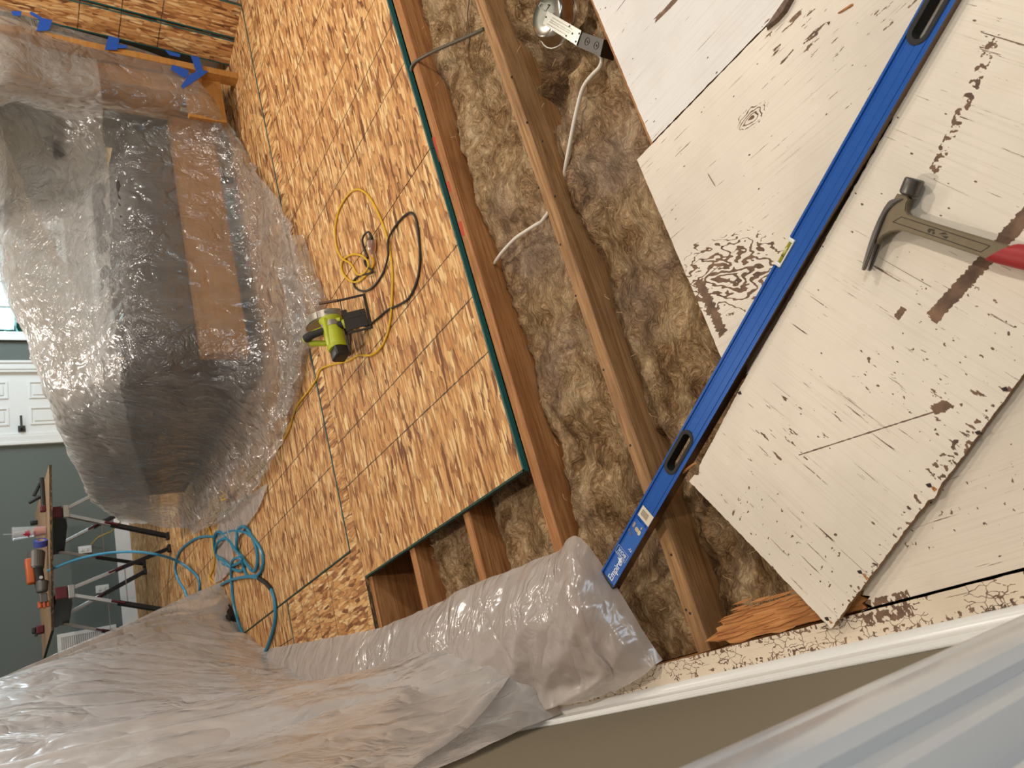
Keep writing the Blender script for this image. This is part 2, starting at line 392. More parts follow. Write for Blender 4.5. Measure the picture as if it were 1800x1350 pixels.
def net(bm, ctrl, nu, nv, disp=None, thick=0.0):
    """smooth sheet through a grid of points: ctrl[row][col]; disp(p, n, u, v) moves each vertex"""
    rows = [spline(r, nu) for r in ctrl]; nc = len(rows[0])
    cols = [spline([r[c] for r in rows], nv) for c in range(nc)]; nr = len(cols[0])
    P = [[cols[c][r] for c in range(nc)] for r in range(nr)]
    if disp:
        Q = []
        for r in range(nr):
            q = []
            for c in range(nc):
                du = P[r][min(c + 1, nc - 1)] - P[r][max(c - 1, 0)]; dv = P[min(r + 1, nr - 1)][c] - P[max(r - 1, 0)][c]
                n = du.cross(dv); n = n.normalized() if n.length > 1e-9 else Vector((0, 0, 1))
                q.append(disp(P[r][c], n, c / (nc - 1), r / (nr - 1)))
            Q.append(q)
        P = Q
    V = [[bm.verts.new(p) for p in r] for r in P]
    for r in range(nr - 1):
        for c in range(nc - 1): bm.faces.new((V[r][c], V[r][c + 1], V[r + 1][c + 1], V[r + 1][c]))
    return V
def nz(p, s=1.0, seed=0.0):
    return noise.noise(Vector((p[0] * s + seed, p[1] * s - seed * .7, p[2] * s + seed * 1.3)))
def ridge(p, s, seed=0.0):
    return 1 - abs(noise.noise(Vector((p[0] * s + seed, p[1] * s + seed, p[2] * s - seed)))) * 2
def text(s, size, m, mat, parent, name='lettering', depth=.0002, align='LEFT', sx=1.0):
    c = bpy.data.curves.new(name, 'FONT'); c.body = s; c.size = size; c.extrude = depth; c.align_x = align; c.align_y = 'CENTER'; c.offset = size * .012
    o = bpy.data.objects.new(name, c); COL.objects.link(o)
    dg = bpy.context.evaluated_depsgraph_get(); me = bpy.data.meshes.new_from_object(o.evaluated_get(dg))
    bpy.data.objects.remove(o)
    me.transform(Matrix.Diagonal((sx, 1, 1, 1)))
    me.transform(m); me.materials.clear(); me.materials.append(mat)
    o = bpy.data.objects.new(name, me); COL.objects.link(o); o.parent = parent
    return o
def cut(o, bms):
    """boolean holes into a mesh object"""
    for bm in bms:
        me = bpy.data.meshes.new('cutter'); bmesh.ops.recalc_face_normals(bm, faces=bm.faces); bm.to_mesh(me); bm.free()
        c = bpy.data.objects.new('cutter', me); COL.objects.link(c); c.matrix_basis = o.parent.matrix_basis if o.parent else Matrix()
        md = o.modifiers.new('cut', 'BOOLEAN'); md.operation = 'DIFFERENCE'; md.object = c; md.solver = 'EXACT'
        bpy.context.view_layer.update()
        dg = bpy.context.evaluated_depsgraph_get(); dg.update()
        new = bpy.data.meshes.new_from_object(o.evaluated_get(dg))
        o.modifiers.clear(); o.data = new
        bpy.data.objects.remove(c)

# ------------------------------------------------------------------ the room
def struct(name, bm, mat, label=None, smooth=False):
    o = obj(name, bm, mat, None, smooth=smooth); o['kind'] = 'structure'
    if label: o['label'] = label
    return o
bm = BM(); box2(bm, (-3.3, -5, 2.62), (6.4, 7.2, 2.72)); struct('ceiling', bm, CEIL)
# far wall with a door opening and a window opening
DX0, DX1, DZ = 3.02, 3.78, 2.06
WX0, WX1, WZ0, WZ1 = 4.22, 5.6, .42, 2.05
bm = BM()
for a, b in (((-3.3, 0), (DX0, 2.62)), ((DX0, DZ), (DX1, 2.62)), ((DX1, 0), (WX0, 2.62)), ((WX0, 0), (WX1, WZ0)), ((WX0, WZ1), (WX1, 2.62)), ((WX1, 0), (6.4, 2.62))):
    box2(bm, (a[0], 6.8, a[1]), (b[0], 6.95, b[1]))
struct('wall_back', bm, OLIVE, 'grey green painted far wall')
bm = BM()
box2(bm, (3.52, -5, -.3), (3.64, 2.75, 2.62)); struct('wall_right', bm, OLIVE)
bm = BM(); box2(bm, (3.52, 2.75, 0), (6.4, 2.87, 2.62)); struct('wall_right_return', bm, OLIVE)
bm = BM(); box2(bm, (6.28, 2.87, 0), (6.4, 6.95, 2.62)); struct('wall_far_right', bm, OLIVE)
bm = BM(); box2(bm, (-3.3, -5.1, -.02), (3.64, -5, 2.62)); struct('wall_front', bm, OLIVE)
bm = BM(); box2(bm, (-.81, -1.30, -.3), (-.69, .42, 2.62)); struct('wall_left', bm, OLIVE2, 'plain brown grey wall beside the floor edge')
bm = BM(); box2(bm, (-3.4, -5, -.02), (-3.3, 7, 2.62)); struct('wall_hall', bm, OLIVE2)
HALLWOOD = mat_wood('hall floor boards', sr(92, 62, 42), sr(120, 86, 62), sr(140, 104, 78), axis=1)
bm = BM(); box2(bm, (-3.3, -5, -.03), (-.82, 6.8, -.001)); box2(bm, (-.82, -5, -.03), (-.66, -1.31, -.001)); box2(bm, (-.82, .43, -.03), (-.66, 6.8, -.001)); struct('floor_hall', bm, HALLWOOD)
bm = BM(); box2(bm, (1.2, 6.782, 0), (DX0 - .1, 6.8, .14), .003); box2(bm, (-3.3, 6.782, 0), (1.2, 6.8, .14), .003)
box2(bm, (DX1 + .1, 6.782, 0), (6.28, 6.8, .14), .003); struct('baseboard_back', bm, WHITE, 'white baseboard under the far wall')
bm = BM(); box2(bm, (3.5, -2.6, .0), (3.52, 2.75, .14), .003); struct('baseboard_right', bm, WHITE)
bm = BM(); box2(bm, (-.69, -1.26, .0), (-.677, .42, .088), .002)
prism_pts = []
box2(bm, (-.69, -1.26, .088), (-.684, .42, .102), .002)
struct('baseboard_left', bm, WHITE, 'white baseboard along the floor edge')
bm = BM(); tubep = [(-.677, -1.26, .0), (-.677, .42, .0)]
n = 8; prof = [(-.677, 0)] + [(-.677 + .017 * math.cos(math.pi / 2 * k / n), .017 * math.sin(math.pi / 2 * k / n)) for k in range(n + 1)]
a = [bm.verts.new((x, -1.26, z)) for x, z in prof]; b = [bm.verts.new((x, .42, z)) for x, z in prof]
bm.faces.new(a); bm.faces.new(b[::-1])
for i in range(len(prof)): bm.faces.new((a[i], b[i], b[(i + 1) % len(prof)], a[(i + 1) % len(prof)]))
bmesh.ops.recalc_face_normals(bm, faces=bm.faces); struct('trim_1', bm, WHITE, 'white quarter round trim at the foot of the left wall', smooth=True)
# moulded door casing and jamb close to the photographer, on the left wall
pc = [(-.69, -1.265), (-.668, -1.262), (-.656, -1.266), (-.653, -1.274), (-.658, -1.281), (-.651, -1.290), (-.647, -1.302), (-.647, -1.322), (-.650, -1.334), (-.645, -1.345), (-.645, -1.392), (-.649, -1.404), (-.659, -1.410), (-.668, -1.409), (-.668, -1.442), (-.664, -1.450), (-.668, -1.458), (-.700, -1.470), (-.81, -1.478), (-.81, -1.265)]
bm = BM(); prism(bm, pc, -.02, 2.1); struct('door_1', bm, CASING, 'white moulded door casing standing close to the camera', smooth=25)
# jamb stop and leaf edge on the hall side
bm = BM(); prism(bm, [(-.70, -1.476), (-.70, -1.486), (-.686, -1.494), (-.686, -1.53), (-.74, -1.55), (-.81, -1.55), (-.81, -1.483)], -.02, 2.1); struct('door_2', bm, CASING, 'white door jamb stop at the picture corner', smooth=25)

# far door, its casing and lever
fd = thing('door_3', 'white panelled door in the far wall with a dark lever handle', None, (DX0, 6.8, 0)); fd['kind'] = 'structure'
bm = BM(); box2(bm, (DX0 + .03, 6.815, .01), (DX1 - .03, 6.85, DZ - .03), .002); obj('door_leaf', bm, WHITE, fd, True)
cx = (DX0 + DX1) / 2
for x0, x1 in ((DX0 + .13, cx - .05), (cx + .05, DX1 - .13)):
    for z0, z1 in ((.2, .82), (1.0, 1.62), (1.7, 1.93)):
        bm = BM()
        for a, b in (((x0, z0), (x1, z0 + .02)), ((x0, z1 - .02), (x1, z1)), ((x0, z0 + .02), (x0 + .02, z1 - .02)), ((x1 - .02, z0 + .02), (x1, z1 - .02))):
            box2(bm, (a[0], 6.806, a[1]), (b[0], 6.815, b[1]), .003)
        box2(bm, (x0 + .04, 6.808, z0 + .04), (x1 - .04, 6.815, z1 - .04), .005); obj('door_panel', bm, WHITE, fd, True)
bm = BM()
for x0, x1, d in ((DX0 - .1, DX0 + .0, .02), (DX0 - .1, DX0 - .07, .03), (DX0 - .02, DX0 + .03, .012), (DX1, DX1 + .1, .02), (DX1 + .07, DX1 + .1, .03), (DX1 - .03, DX1 + .02, .012)): box2(bm, (x0, 6.8 - d, 0), (x1, 6.84, DZ + .1), .003)
box2(bm, (DX0 - .1, 6.78, DZ), (DX1 + .1, 6.8, DZ + .1), .003); obj('door_casing', bm, WHITE, fd, True)
hd = BM(); hx = DX0 + .085
box2(hd, (hx - .033, 6.795, .865), (hx + .033, 6.806, .93), .003); cyl(hd, (hx, 6.80, .9), (hx, 6.755, .9), .012); box2(hd, (hx - .012, 6.742, .89), (hx + .125, 6.762, .912), .004)
obj('door_handle', hd, DARKSTEEL, fd, True)

# window: casing, sashes, panes, and the garden behind it
win = thing('window_1', 'white sash window in the far wall above the covered sofa', None, (WX0, 6.8, WZ0)); win['kind'] = 'structure'
bm = BM()
for a, b, d in (((WX0 - .1, WZ0 - .1), (WX0 + .01, WZ1 + .1), .022), ((WX1 - .01, WZ0 - .1), (WX1 + .1, WZ1 + .1), .022), ((WX0, WZ1 - .01), (WX1, WZ1 + .1), .022), ((WX0 - .1, WZ0 - .1), (WX0 - .07, WZ1 + .1), .032), ((WX0 - .14, WZ0 - .04), (WX1 + .14, WZ0), .06)):
    box2(bm, (a[0], 6.8 - d, a[1]), (b[0], 6.83, b[1]), .003)
obj('window_frame', bm, WHITE, win, True)
sash = BM()
for z0, z1, y in ((WZ0, 1.24, 6.85), (1.2, WZ1, 6.89)):
    for a, b in (((WX0, z0), (WX0 + .05, z1)), ((WX1 - .05, z0), (WX1, z1)), ((WX0 + .05, z0), (WX1 - .05, z0 + .045)), ((WX0 + .05, z1 - .045), (WX1 - .05, z1))):
        box2(sash, (a[0], y, a[1]), (b[0], y + .035, b[1]), .003)
    for k in (1, 2, 3):
        xx = WX0 + .05 + (WX1 - WX0 - .1) * k / 4; box2(sash, (xx - .009, y + .004, z0 + .045), (xx + .009, y + .03, z1 - .045), .002)
obj('sash', sash, WHITE, win, True)
g = NT('window glass'); g.t.nodes.remove(g.b)
gm = g.n('ShaderNodeMixShader', {0: .07, 1: g.n('ShaderNodeBsdfTransparent', {0: (.9, .97, .96, 1)}).outputs[0], 2: g.n('ShaderNodeBsdfGlossy', {'Roughness': .02}).outputs[0]}); g.link(gm.outputs[0], g.out.inputs[0])
for z0, z1, y in ((WZ0 + .04, 1.2, 6.866), (1.24, WZ1 - .04, 6.906)):
    bm = BM(); box2(bm, (WX0 + .045, y, z0), (WX1 - .045, y + .004, z1)); obj('pane', bm, g.m, win, True)
LEAF = plain('hedge leaves', sr(96, 160, 140), .7, 0, .5, 14)
bm = BM(); rr = random.Random(3)
for i in range(3200):
    p = Vector((rr.uniform(2.5, 9.5), rr.uniform(10.2, 11.6), 0)); top = 2.3 + 1.2 * nz((p.x, 0, 0), .8, 4)
    p.z = -.8 + (top + .8) * rr.random(); m = Matrix.Translation(p) @ Matrix.Rotation(rr.uniform(0, 6.3), 4, Vector((rr.uniform(-1, 1), rr.uniform(-1, 1), rr.uniform(-1, 1))).normalized())
    q = [bm.verts.new(m @ Vector(v)) for v in ((-.11, 0, 0), (0, -.05, .02), (.13, 0, 0), (0, .05, .02))]; bm.faces.new(q)
h = obj('garden_hedge', bm, LEAF); tag(h, 'pale green garden hedge seen through the far window', 'hedge', kind='stuff')
bm = BM(); box2(bm, (-3, 6.96, -.9), (14, 20, -.8)); h = obj('lawn', bm, plain('lawn', sr(120, 170, 130), .9)); h['kind'] = 'structure'

# ------------------------------------------------------------------ floor: joists, panels, painted boards
floor = thing('floor', 'torn up floor of joists, strand board panels and old painted boards', None); floor['kind'] = 'structure'
T = .018
JW = .042; JH = .235
for i, (yc, x0, x1, m) in enumerate(((-.854, -.612, 3.52, JOIST), (-.443, -.612, 3.52, JOIST_GREY), (-.024, -.612, 3.52, JOIST), (.405, -.612, 3.52, JOIST), (.846, -.612, 3.52, JOIST), (1.272, -.612, 3.52, JOIST), (-1.28, -.612, 3.52, JOIST), (-1.7, -.612, 3.52, JOIST))):
    bm = BM()
    # subdivided bar so that it can be a little out of true
    seg = 14
    prev = None
    for k in range(seg + 1):
        x = x0 + (x1 - x0) * k / seg; dy = .003 * nz((x, i * 3.1, 0), .8, 7); 
        c = .003
        ring = [bm.verts.new((x, yc + dy + a, -T + b)) for a, b in ((-JW / 2, -JH), (JW / 2, -JH), (JW / 2, -c), (JW / 2 - c, 0), (-JW / 2 + c, 0), (-JW / 2, -c))]
        if prev:
            for q in range(6): bm.faces.new((prev[q], ring[q], ring[(q + 1) % 6], prev[(q + 1) % 6]))
        else: bm.faces.new(ring)
        prev = ring
    bm.faces.new(prev[::-1]); bmesh.ops.recalc_face_normals(bm, faces=bm.faces)
    obj('joist', bm, m, floor)
# nails and old nail holes on the joist tops
NAIL = plain('nail hole', sr(46, 32, 24), .7)
for px, py in ((1061, 650), (1108, 783), (947, 330), (926, 215), (899, 135), (953, 248), (975, 345), (985, 430), (1012, 520), (1180, 975), (1213, 1078), (1206, 1072)):
    p = gp(px, py, -T); bm = BM(); cyl(bm, p - Vector((0, 0, .002)), p + Vector((0, 0, .0008)), .0035, 8); obj('nail', bm, NAIL, floor)
for pts in (((741, 203), (748, 222), (752, 221), (746, 200)), ((759, 242), (766, 284), (772, 284), (765, 240)), ((784, 320), (790, 338), (794, 337), (789, 318)), ((805, 390), (812, 415), (817, 414), (811, 388))):
    bm = BM(); prism(bm, [gp(x, y, -T)[:2] for x, y in pts], -T - .001, -T + .0007); obj('paint_smear', bm, plain('red marker paint', sr(206, 82, 52), .6, 0, .35, 90), floor)
bm = BM(); box2(bm, (-.66, -2.6, -.29), (3.5, 3.4, -.262)); obj('ceiling_board_below', bm, plain('board below', sr(70, 58, 46), .9), floor)
bm = BM(); box2(bm, (-.655, -2.6, -.26), (-.614, .42, -.02)); box2(bm, (-.655, .42, -.26), (-.614, 1.3, -.02)); obj('rim_joist', bm, JOIST, floor)

def panel(name, pts, loc, rotz, sides, mat=OSB, z=0.0, t=T, strip=.007):
    """one sheet: outline pts in its own frame, sides[i] = material slot of the edge from point i: 1 green, 2 dark green, 3 sawn"""
    bm = BM(); fs = prism(bm, pts, z - t, z); N = len(pts)
    for i in range(N): fs[2 + i].material_index = sides[i]
    A = sum(pts[i][0] * pts[(i + 1) % N][1] - pts[(i + 1) % N][0] * pts[i][1] for i in range(N))
    for i in range(N):
        if sides[i] in (1, 2):
            a = Vector(pts[i]); b = Vector(pts[(i + 1) % N]); d = (b - a).normalized(); nrm = Vector((-d.y, d.x)) * (1 if A > 0 else -1)
            L = (b - a).length; k = max(2, int(L / .05)); e = .0004
            lo = [bm.verts.new((*(a + d * L * j / k), z + e)) for j in range(k + 1)]
            hi = [bm.verts.new((*(a + d * L * j / k + nrm * (strip + .0016 * noise.noise(Vector((j * .7, i, loc[0]))))), z + e)) for j in range(k + 1)]
            for j in range(k):
                f = bm.faces.new((lo[j], lo[j + 1], hi[j + 1], hi[j])); f.material_index = sides[i]
                f.normal_update()
                if f.normal.z < 0: f.normal_flip()
    o = obj(name, bm, [mat, TEAL, TEAL_DARK, SAWN], floor); o.location = loc; o.rotation_euler = (0, 0, rotz); return o
def rect(w, h): return [(0, 0), (w, 0), (w, h), (0, h)]
# near row: long edge y = 0 is the sealed edge over the open bay
x = .0
for k in range(3):
    w = min(1.217, 3.517 - x)
    panel('osb_panel', [(0, .001 * k), (w, .001 * k), (w, 1.274), (0, 1.274)], (x, 0, 0), 0, (1, 3, 0, 2 if k == 0 else 3)); x += 1.221
# the notched panel whose tongue runs beside the near row
panel('osb_panel', [(0, 0), (.09, 0), (1.014, 0), (1.014, .75), (0, .75)][0:1] + [(0, -3.5), (.09, -3.5), (.09, -.137), (1.014, -.137), (1.014, .76), (0, .76)], (0, 1.279, 0), math.pi / 2, (0, 0, 3, 0, 3, 0, 3), OSB_TURNED)
# second row
x = .141
for k in range(3):
    w = min(1.221, 3.5 - x) if k < 2 else 1.221
    panel('osb_panel', rect(w, 2.43), (x, 1.376, 0), 0, (1, 3, 3, 3 if k else 2)); x += 1.224
x = 3.813
for k in range(2):
    panel('osb_panel', rect(1.221, .93), (x, 2.877, 0), 0, (3, 3, 3, 3)); x += 1.224
panel('osb_panel', rect(.80, 2.43), (-.663, 2.300, 0), 0, (1, 3, 3, 3))
for k in range(6):
    for y0, y1 in ((3.81, 5.3), (5.303, 6.8)):
        if k == 0: y0 = max(y0, 4.734)
        panel('osb_panel', rect(.80 if k == 0 else 1.221, y1 - y0), (-.663 if k == 0 else .141 + 1.224 * (k - 1), y0, 0), 0, (3, 3, 3, 3))
# dark notch left open in the far panel, with the black hose end in it
# painted boards
base = sr(226, 217, 199)
M1 = mat_painted('white paint cool', sr(232, 229, 224), .2, 0.0, (('band', (.75, -1.19), math.radians(84), .2, .006, 2.4),))
M2 = mat_painted('white paint worn', sr(238, 228, 211), .9, 0.0, (('swirl', tuple(gp(1285, 482)[:2]), math.radians(62), .17, .10, .42), ('swirl', tuple(gp(1320, 205)[:2]), math.radians(90), .05, .03, .5), ('band', tuple(gp(1250, 540)[:2]), math.radians(3), .07, .012, 2.4)))
def rough_edge(pts, step=.012, amp=.0016, seed=0):
    """the same outline with splintered edges"""
    out = []
    for i in range(len(pts)):
        a = Vector(pts[i][:2]); b = Vector(pts[(i + 1) % len(pts)][:2]); L = (b - a).length; k = max(1, int(L / step)); d = (b - a) / L; nrm = Vector((-d.y, d.x))
        for j in range(k):
            q = a + (b - a) * j / k
            if j: q = q + nrm * amp * (noise.noise(q.to_3d() * 70 + Vector((seed, 0, 0))) + .8 * noise.noise(q.to_3d() * 190 + Vector((seed, 9, 0))))
            out.append(q)
    return out
def board(name, pts, z, t, mat, label=None, loc=(0, 0, 0)):
    bm = BM(); prism(bm, [(p[0] - loc[0], p[1] - loc[1]) for p in pts], z - t, z, 0)
    o = obj(name, bm, mat, floor); o.location = loc
    if label: o['label'] = label
    return o
board('painted_board', rough_edge([(3.518, -.853), (.521, -.853), (.516, -4.9), (3.518, -4.9)]), 0, T, M1)
board('painted_board', rough_edge([(.517, -.794), (-.10, -.806), (-.10, -4.9), (.513, -4.9)]), 0, T, M2)
M4 = mat_painted('white paint lower', sr(236, 224, 205), .45, 0.0, (('chips', tuple(gp(1556, 1060)[:2]), math.radians(90), .05, .014, .46), ('chips', tuple(gp(1690, 900)[:2]), math.radians(90), .12, .04, .66)))
tear = [gp(x, y, -.001)[:2] for x, y in ((1502, 1040), (1520, 1034), (1516, 1046), (1530, 1048), (1520, 1060), (1534, 1066), (1512, 1076))]
board('painted_board', [(-.104, -4.9), (-.104, -.90)] + tear + [(-.609, -.893), (-.606, -4.9)], -.001, T, M4)
M5 = mat_painted('cracked paint on the nosing', sr(234, 218, 194), 1.2, 0.0, (('chips', (-.617, -.72), math.radians(90), .30, .006, .54), ('chips', (-.655, -.95), math.radians(90), .5, .006, .56), ('chips', tuple(gp(1560, 1082)[:2]), math.radians(90), .05, .012, .46)), .14)
board('nosing_board', rough_edge([(-.614, .42), (-.668, .42), (-.668, -2.6), (-.614, -2.6)], .02, .0012, 4), .001, .022, M5, 'narrow painted board along the floor edge, paint crazed and chipped')

# ------------------------------------------------------------------ mineral wool between the joists
def batt(x0, x1, y0, y1, label, seed, zb=-.105, amp=.035, holes=()):
    bm = BM(); st = .0085; nx = int((x1 - x0) / st); ny = int((y1 - y0) / st); V = []
    for i in range(nx + 1):
        r = []
        for j in range(ny + 1):
            x = x0 + (x1 - x0) * i / nx; y = y0 + (y1 - y0) * j / ny; p = Vector((x + seed, y, 0))
            w = p + Vector((noise.noise(p * 6), noise.noise(p * 6 + Vector((9, 0, 0))), 0)) * .06
            h = noise.noise(w * 4.5) * .9 + (1 - abs(noise.noise(w * 11)) * 2) * .34 + (1 - abs(noise.noise(Vector((w.x * 16, w.y * 26, 3))) * 2)) * .22 + noise.noise(w * 45) * .16 + noise.noise(w * 110) * .07
            e = min(y - y0, y1 - y) / (y1 - y0); h -= .55 * max(0, 1 - e * 9)
            z = zb + amp * h * 1.12
            for hx, hy, hr, hd in holes:
                d = math.hypot(x - hx, y - hy) / hr
                if d < 1.4: z -= hd * max(0, 1 - d ** 3 / 2.7) 
            r.append(bm.verts.new((x, y + .004 * noise.noise(w * 30), z)))
        V.append(r)
    for i in range(nx):
        for j in range(ny): bm.faces.new((V[i][j], V[i + 1][j], V[i + 1][j + 1], V[i][j + 1]))
    o = thing('insulation_batt', label, 'insulation', ((x0 + x1) / 2, (y0 + y1) / 2, -.26), group='insulation batts between the joists')
    obj('wool', bm, WOOL, o, True, smooth='all')
    # stray fibres and bits of sawdust lying on the wool
    rr = random.Random(int(seed * 10)); fb = BM()
    for k in range(int(46 * (x1 - x0))):
        p = Vector((rr.uniform(x0, x1), rr.uniform(y0 + .04, y1 - .04), zb + amp * 1.5)); a = rr.uniform(0, 3.14); L = rr.uniform(.006, .03)
        q = p + Vector((math.cos(a) * L, math.sin(a) * L, rr.uniform(-.01, .006))); m_ = (p + q) / 2 + Vector((rr.uniform(-.006, .006), rr.uniform(-.006, .006), .004))
        tube(fb, [p, m_, q], .0005, 3)
    f = obj('stray_fibres', fb, plain('straw fibre', sr(206, 176, 128), .8), o, True); f['kind'] = 'stuff'
    return o
fx = gp(965, 60, -.1)
batt(-.612, 3.518, -.421, -.046, 'long brown wool strip between the sealed panel edge and the middle joist', 1.0, -.10, .032, ((-.25, -.40, .07, .03),))
batt(-.612, 3.518, -.832, -.465, 'brown wool strip under the white boards, holding the metal can', 7.0, -.098, .034, ((1.19, -.66, .16, .10), (.99, -.53, .07, .09), (1.11, -.81, .07, .08), (.885, -.70, .035, .03)))
batt(-.612, .5, -.003, .383, 'brown wool patch in the first gap under the panel corner', 13.0, -.105, .03)
batt(-.612, .5, .427, .824, 'paler wool patch in the second gap under the panel edge', 19.0, -.095, .032)

# ------------------------------------------------------------------ splintered strip and loose sheet
def px_outline(pts, z): return [gp(x, y, z)[:2] for x, y in pts]
sp = [(1238, 1128), (1262, 1110), (1259, 1104), (1272, 1098), (1266, 1092), (1274, 1084), (1300, 1077), (1345, 1060), (1390, 1046), (1440, 1034), (1500, 1030), (1519, 1040), (1512, 1047), (1526, 1053), (1515, 1061), (1524, 1068), (1490, 1079), (1440, 1090), (1400, 1100), (1372, 1112), (1356, 1112), (1330, 1118), (1303, 1129), (1284, 1131), (1275, 1125), (1262, 1128), (1255, 1127)]
o = thing('splintered_plywood', 'orange strip of torn plywood with a jagged end beside the floor edge', 'wood scrap', gp(1380, 1085, -.012))
bm = BM(); P = px_outline(sp, -.008); prism(bm, rough_edge(P, .008, .0012), -.014, -.007); obj('torn_ply', bm, FRESH, o, True)
# raised splinters that run along the strip
rr = random.Random(8)
for k in range(26):
    t = rr.random(); x = -.606 + .075 * rr.random(); y = -.50 - .36 * t; L = rr.uniform(.05, .16)
    bm = BM(); prism(bm, [(x, y), (x + .0035, y - L * .4), (x + .002, y - L), (x - .0025, y - L * .55)], -.0072, -.0058 + .001 * rr.random()); obj('splinter', bm, FRESH, o, True)
for pts in (((1468, 1096), (1500, 1088), (1530, 1060), (1526, 1044), (1500, 1050)),):
    pass

A3 = gp(1206, 841, .014); B3 = gp(1464, 1104, .014); A3 += (B3 - A3) * .022
ux = (B3 - A3); ux.z = 0; ux.normalize(); uy = Vector((-ux.y, ux.x, 0)); w3 = (B3 - A3).length
sheet = thing('loose_plywood_sheet', 'loose white painted plywood sheet with torn edges lying under the hammer', 'plywood sheet', (A3.x, A3.y, 0), (0, 0, math.atan2(ux.y, ux.x)))
L3 = lambda p: (Vector((p.x, p.y, 0)) - Vector((A3.x, A3.y, 0)))
def loc3(px, py): v = L3(gp(px, py, .014)); return (v.dot(ux), v.dot(uy))
def mark3(kind, a, b, width, amount):
    p, q = Vector(loc3(*a)), Vector(loc3(*b)); c = (p + q) / 2; d = q - p
    return (kind, tuple(c), math.atan2(d.y, d.x), d.length / 2, width, amount)
M3 = mat_painted('white paint on loose sheet', sr(241, 231, 213), 1.15, math.radians(-90), (
    mark3('band', (1638, 560), (1830, 350), .0125, 1.1), mark3('chips', (1640, 305), (1752, 60), .010, .52), mark3('band', (1405, 800), (1680, 712), .0012, 2.6), mark3('band', (1640, 722), (1672, 708), .008, 2.4),
    mark3('chips', (1475, 1098), (1640, 872), .022, .6), mark3('chips', (1650, 850), (1800, 700), .030, .56), mark3('band', (1575, 562), (1590, 540), .006, 2.0), mark3('chips', (1560, 700), (1740, 520), .09, .67), mark3('chips', (1300, 870), (1480, 1000), .05, .66)))
hw = 1.55; y2 = .0
k1 = loc3(1636, 870); k2 = loc3(1652, 853)
pts = [(0, 0), (w3, 0), (w3 - .002, k1[1] - .01), (w3 + .004, k1[1]), (w3 + .0, k2[1]), (w3 - .004, k2[1] + .3), (w3 - .004, hw), (.006, hw), (.004, .6), (-.002, .3), (.004, .05), (.014, .03), (.004, .022)]
bm = BM(); fs = prism(bm, rough_edge(pts, .006, .0018, 2), 0, .012)
# a slight warp: the far corner lifts
for v in bm.verts: v.co.z += .007 * max(0, (v.co.x / w3)) ** 2 * max(0, 1 - v.co.y / .5) + .0015
obj('sheet', bm, M3, sheet)
for px, py in ((1634, 852), (1514, 1004), (1457, 1086), (1766, 683), (1300, 690), (1720, 760)):
    q = loc3(px, py); bm = BM(); zz = .0175 + .006 * max(0, 1 - q[1] / .5) * (q[0] / w3) ** 2 - .003
    prism(bm, rough_edge([(q[0] - .005, q[1] - .003), (q[0] + .001, q[1] - .0045), (q[0] + .006, q[1]), (q[0], q[1] + .004)], .003, .001, px), zz - .004, zz + .0004)
    obj('nail_hole', bm, NAIL, sheet)
    if px in (1634, 1514, 1457):
        bm = BM(); prism(bm, rough_edge([(q[0] + .006, q[1] - .001), (w3 - .002, q[1] - .004), (w3 - .001, q[1] + .003), (q[0] + .006, q[1] + .002)], .004, .0012, px), zz - .002, zz + .0003); obj('split', bm, FRESH, sheet)

# slivers of wood on the boards
def sliver(pts, h, mat, label, z0=0.0):
    P = [gp(x, y, z0) for x, y in pts]; c = sum(P, Vector()) / len(P); c.z = z0
    bm = BM(); prism(bm, [(p.x - c.x, p.y - c.y) for p in P], 0, h)
    for v in bm.verts:
        if v.co.z > h * .5: v.co.x *= .8; v.co.y *= .8
    o = obj('wood_sliver', bm, mat); o.location = c; tag(o, label, 'splinter', 'slivers of wood on the boards'); return o
GREYW = mat_wood('grey splinter', sr(86, 70, 60), sr(120, 98, 84), sr(156, 128, 110), scale=3)
sliver(((1394, -12), (1402, -10), (1384, 22), (1370, 38), (1352, 52), (1349, 54), (1356, 42), (1370, 22)), .012, GREYW, 'big grey brown splinter lying over the joint of two white boards')
sliver(((1499, 6), (1501, 9), (1476, 24), (1472, 24)), .003, FRESH, 'small orange sliver on the white board near the level')
sliver(((1244, 304), (1257, 326), (1258, 328), (1248, 312)), .002, GREYW, 'thin pale sliver in the middle of the worn white board')
sliver(((1454, 40), (1459, 38), (1457, 44)), .003, GREYW, 'tiny grey crumb on the white board near the level')
sliver(((1190, 835), (1222, 812), (1225, 815), (1193, 839)), .004, FRESH, 'thin orange splinter poking out between the level and the loose sheet', .016)

# ------------------------------------------------------------------ spirit level
zt = .029; LH = .0265
pL = gp(1054, 1009, zt); pR = gp(1077, 1035, zt); far = gp(1622, 0, zt)
u = (far - pL); u.z = 0; u.normalize(); wdir = Vector((u.y, -u.x, 0))          # wdir: towards the right hand edge
LWID = abs((pR - pL).dot(wdir)); LLEN = 1.9
if (pR - pL).dot(wdir) < 0: wdir = -wdir
lev = thing('spirit_level', 'long blue box spirit level lying across the joists and white boards', 'spirit level', (pL.x, pL.y, zt - LH), (0, 0, math.atan2(u.y, u.x)))
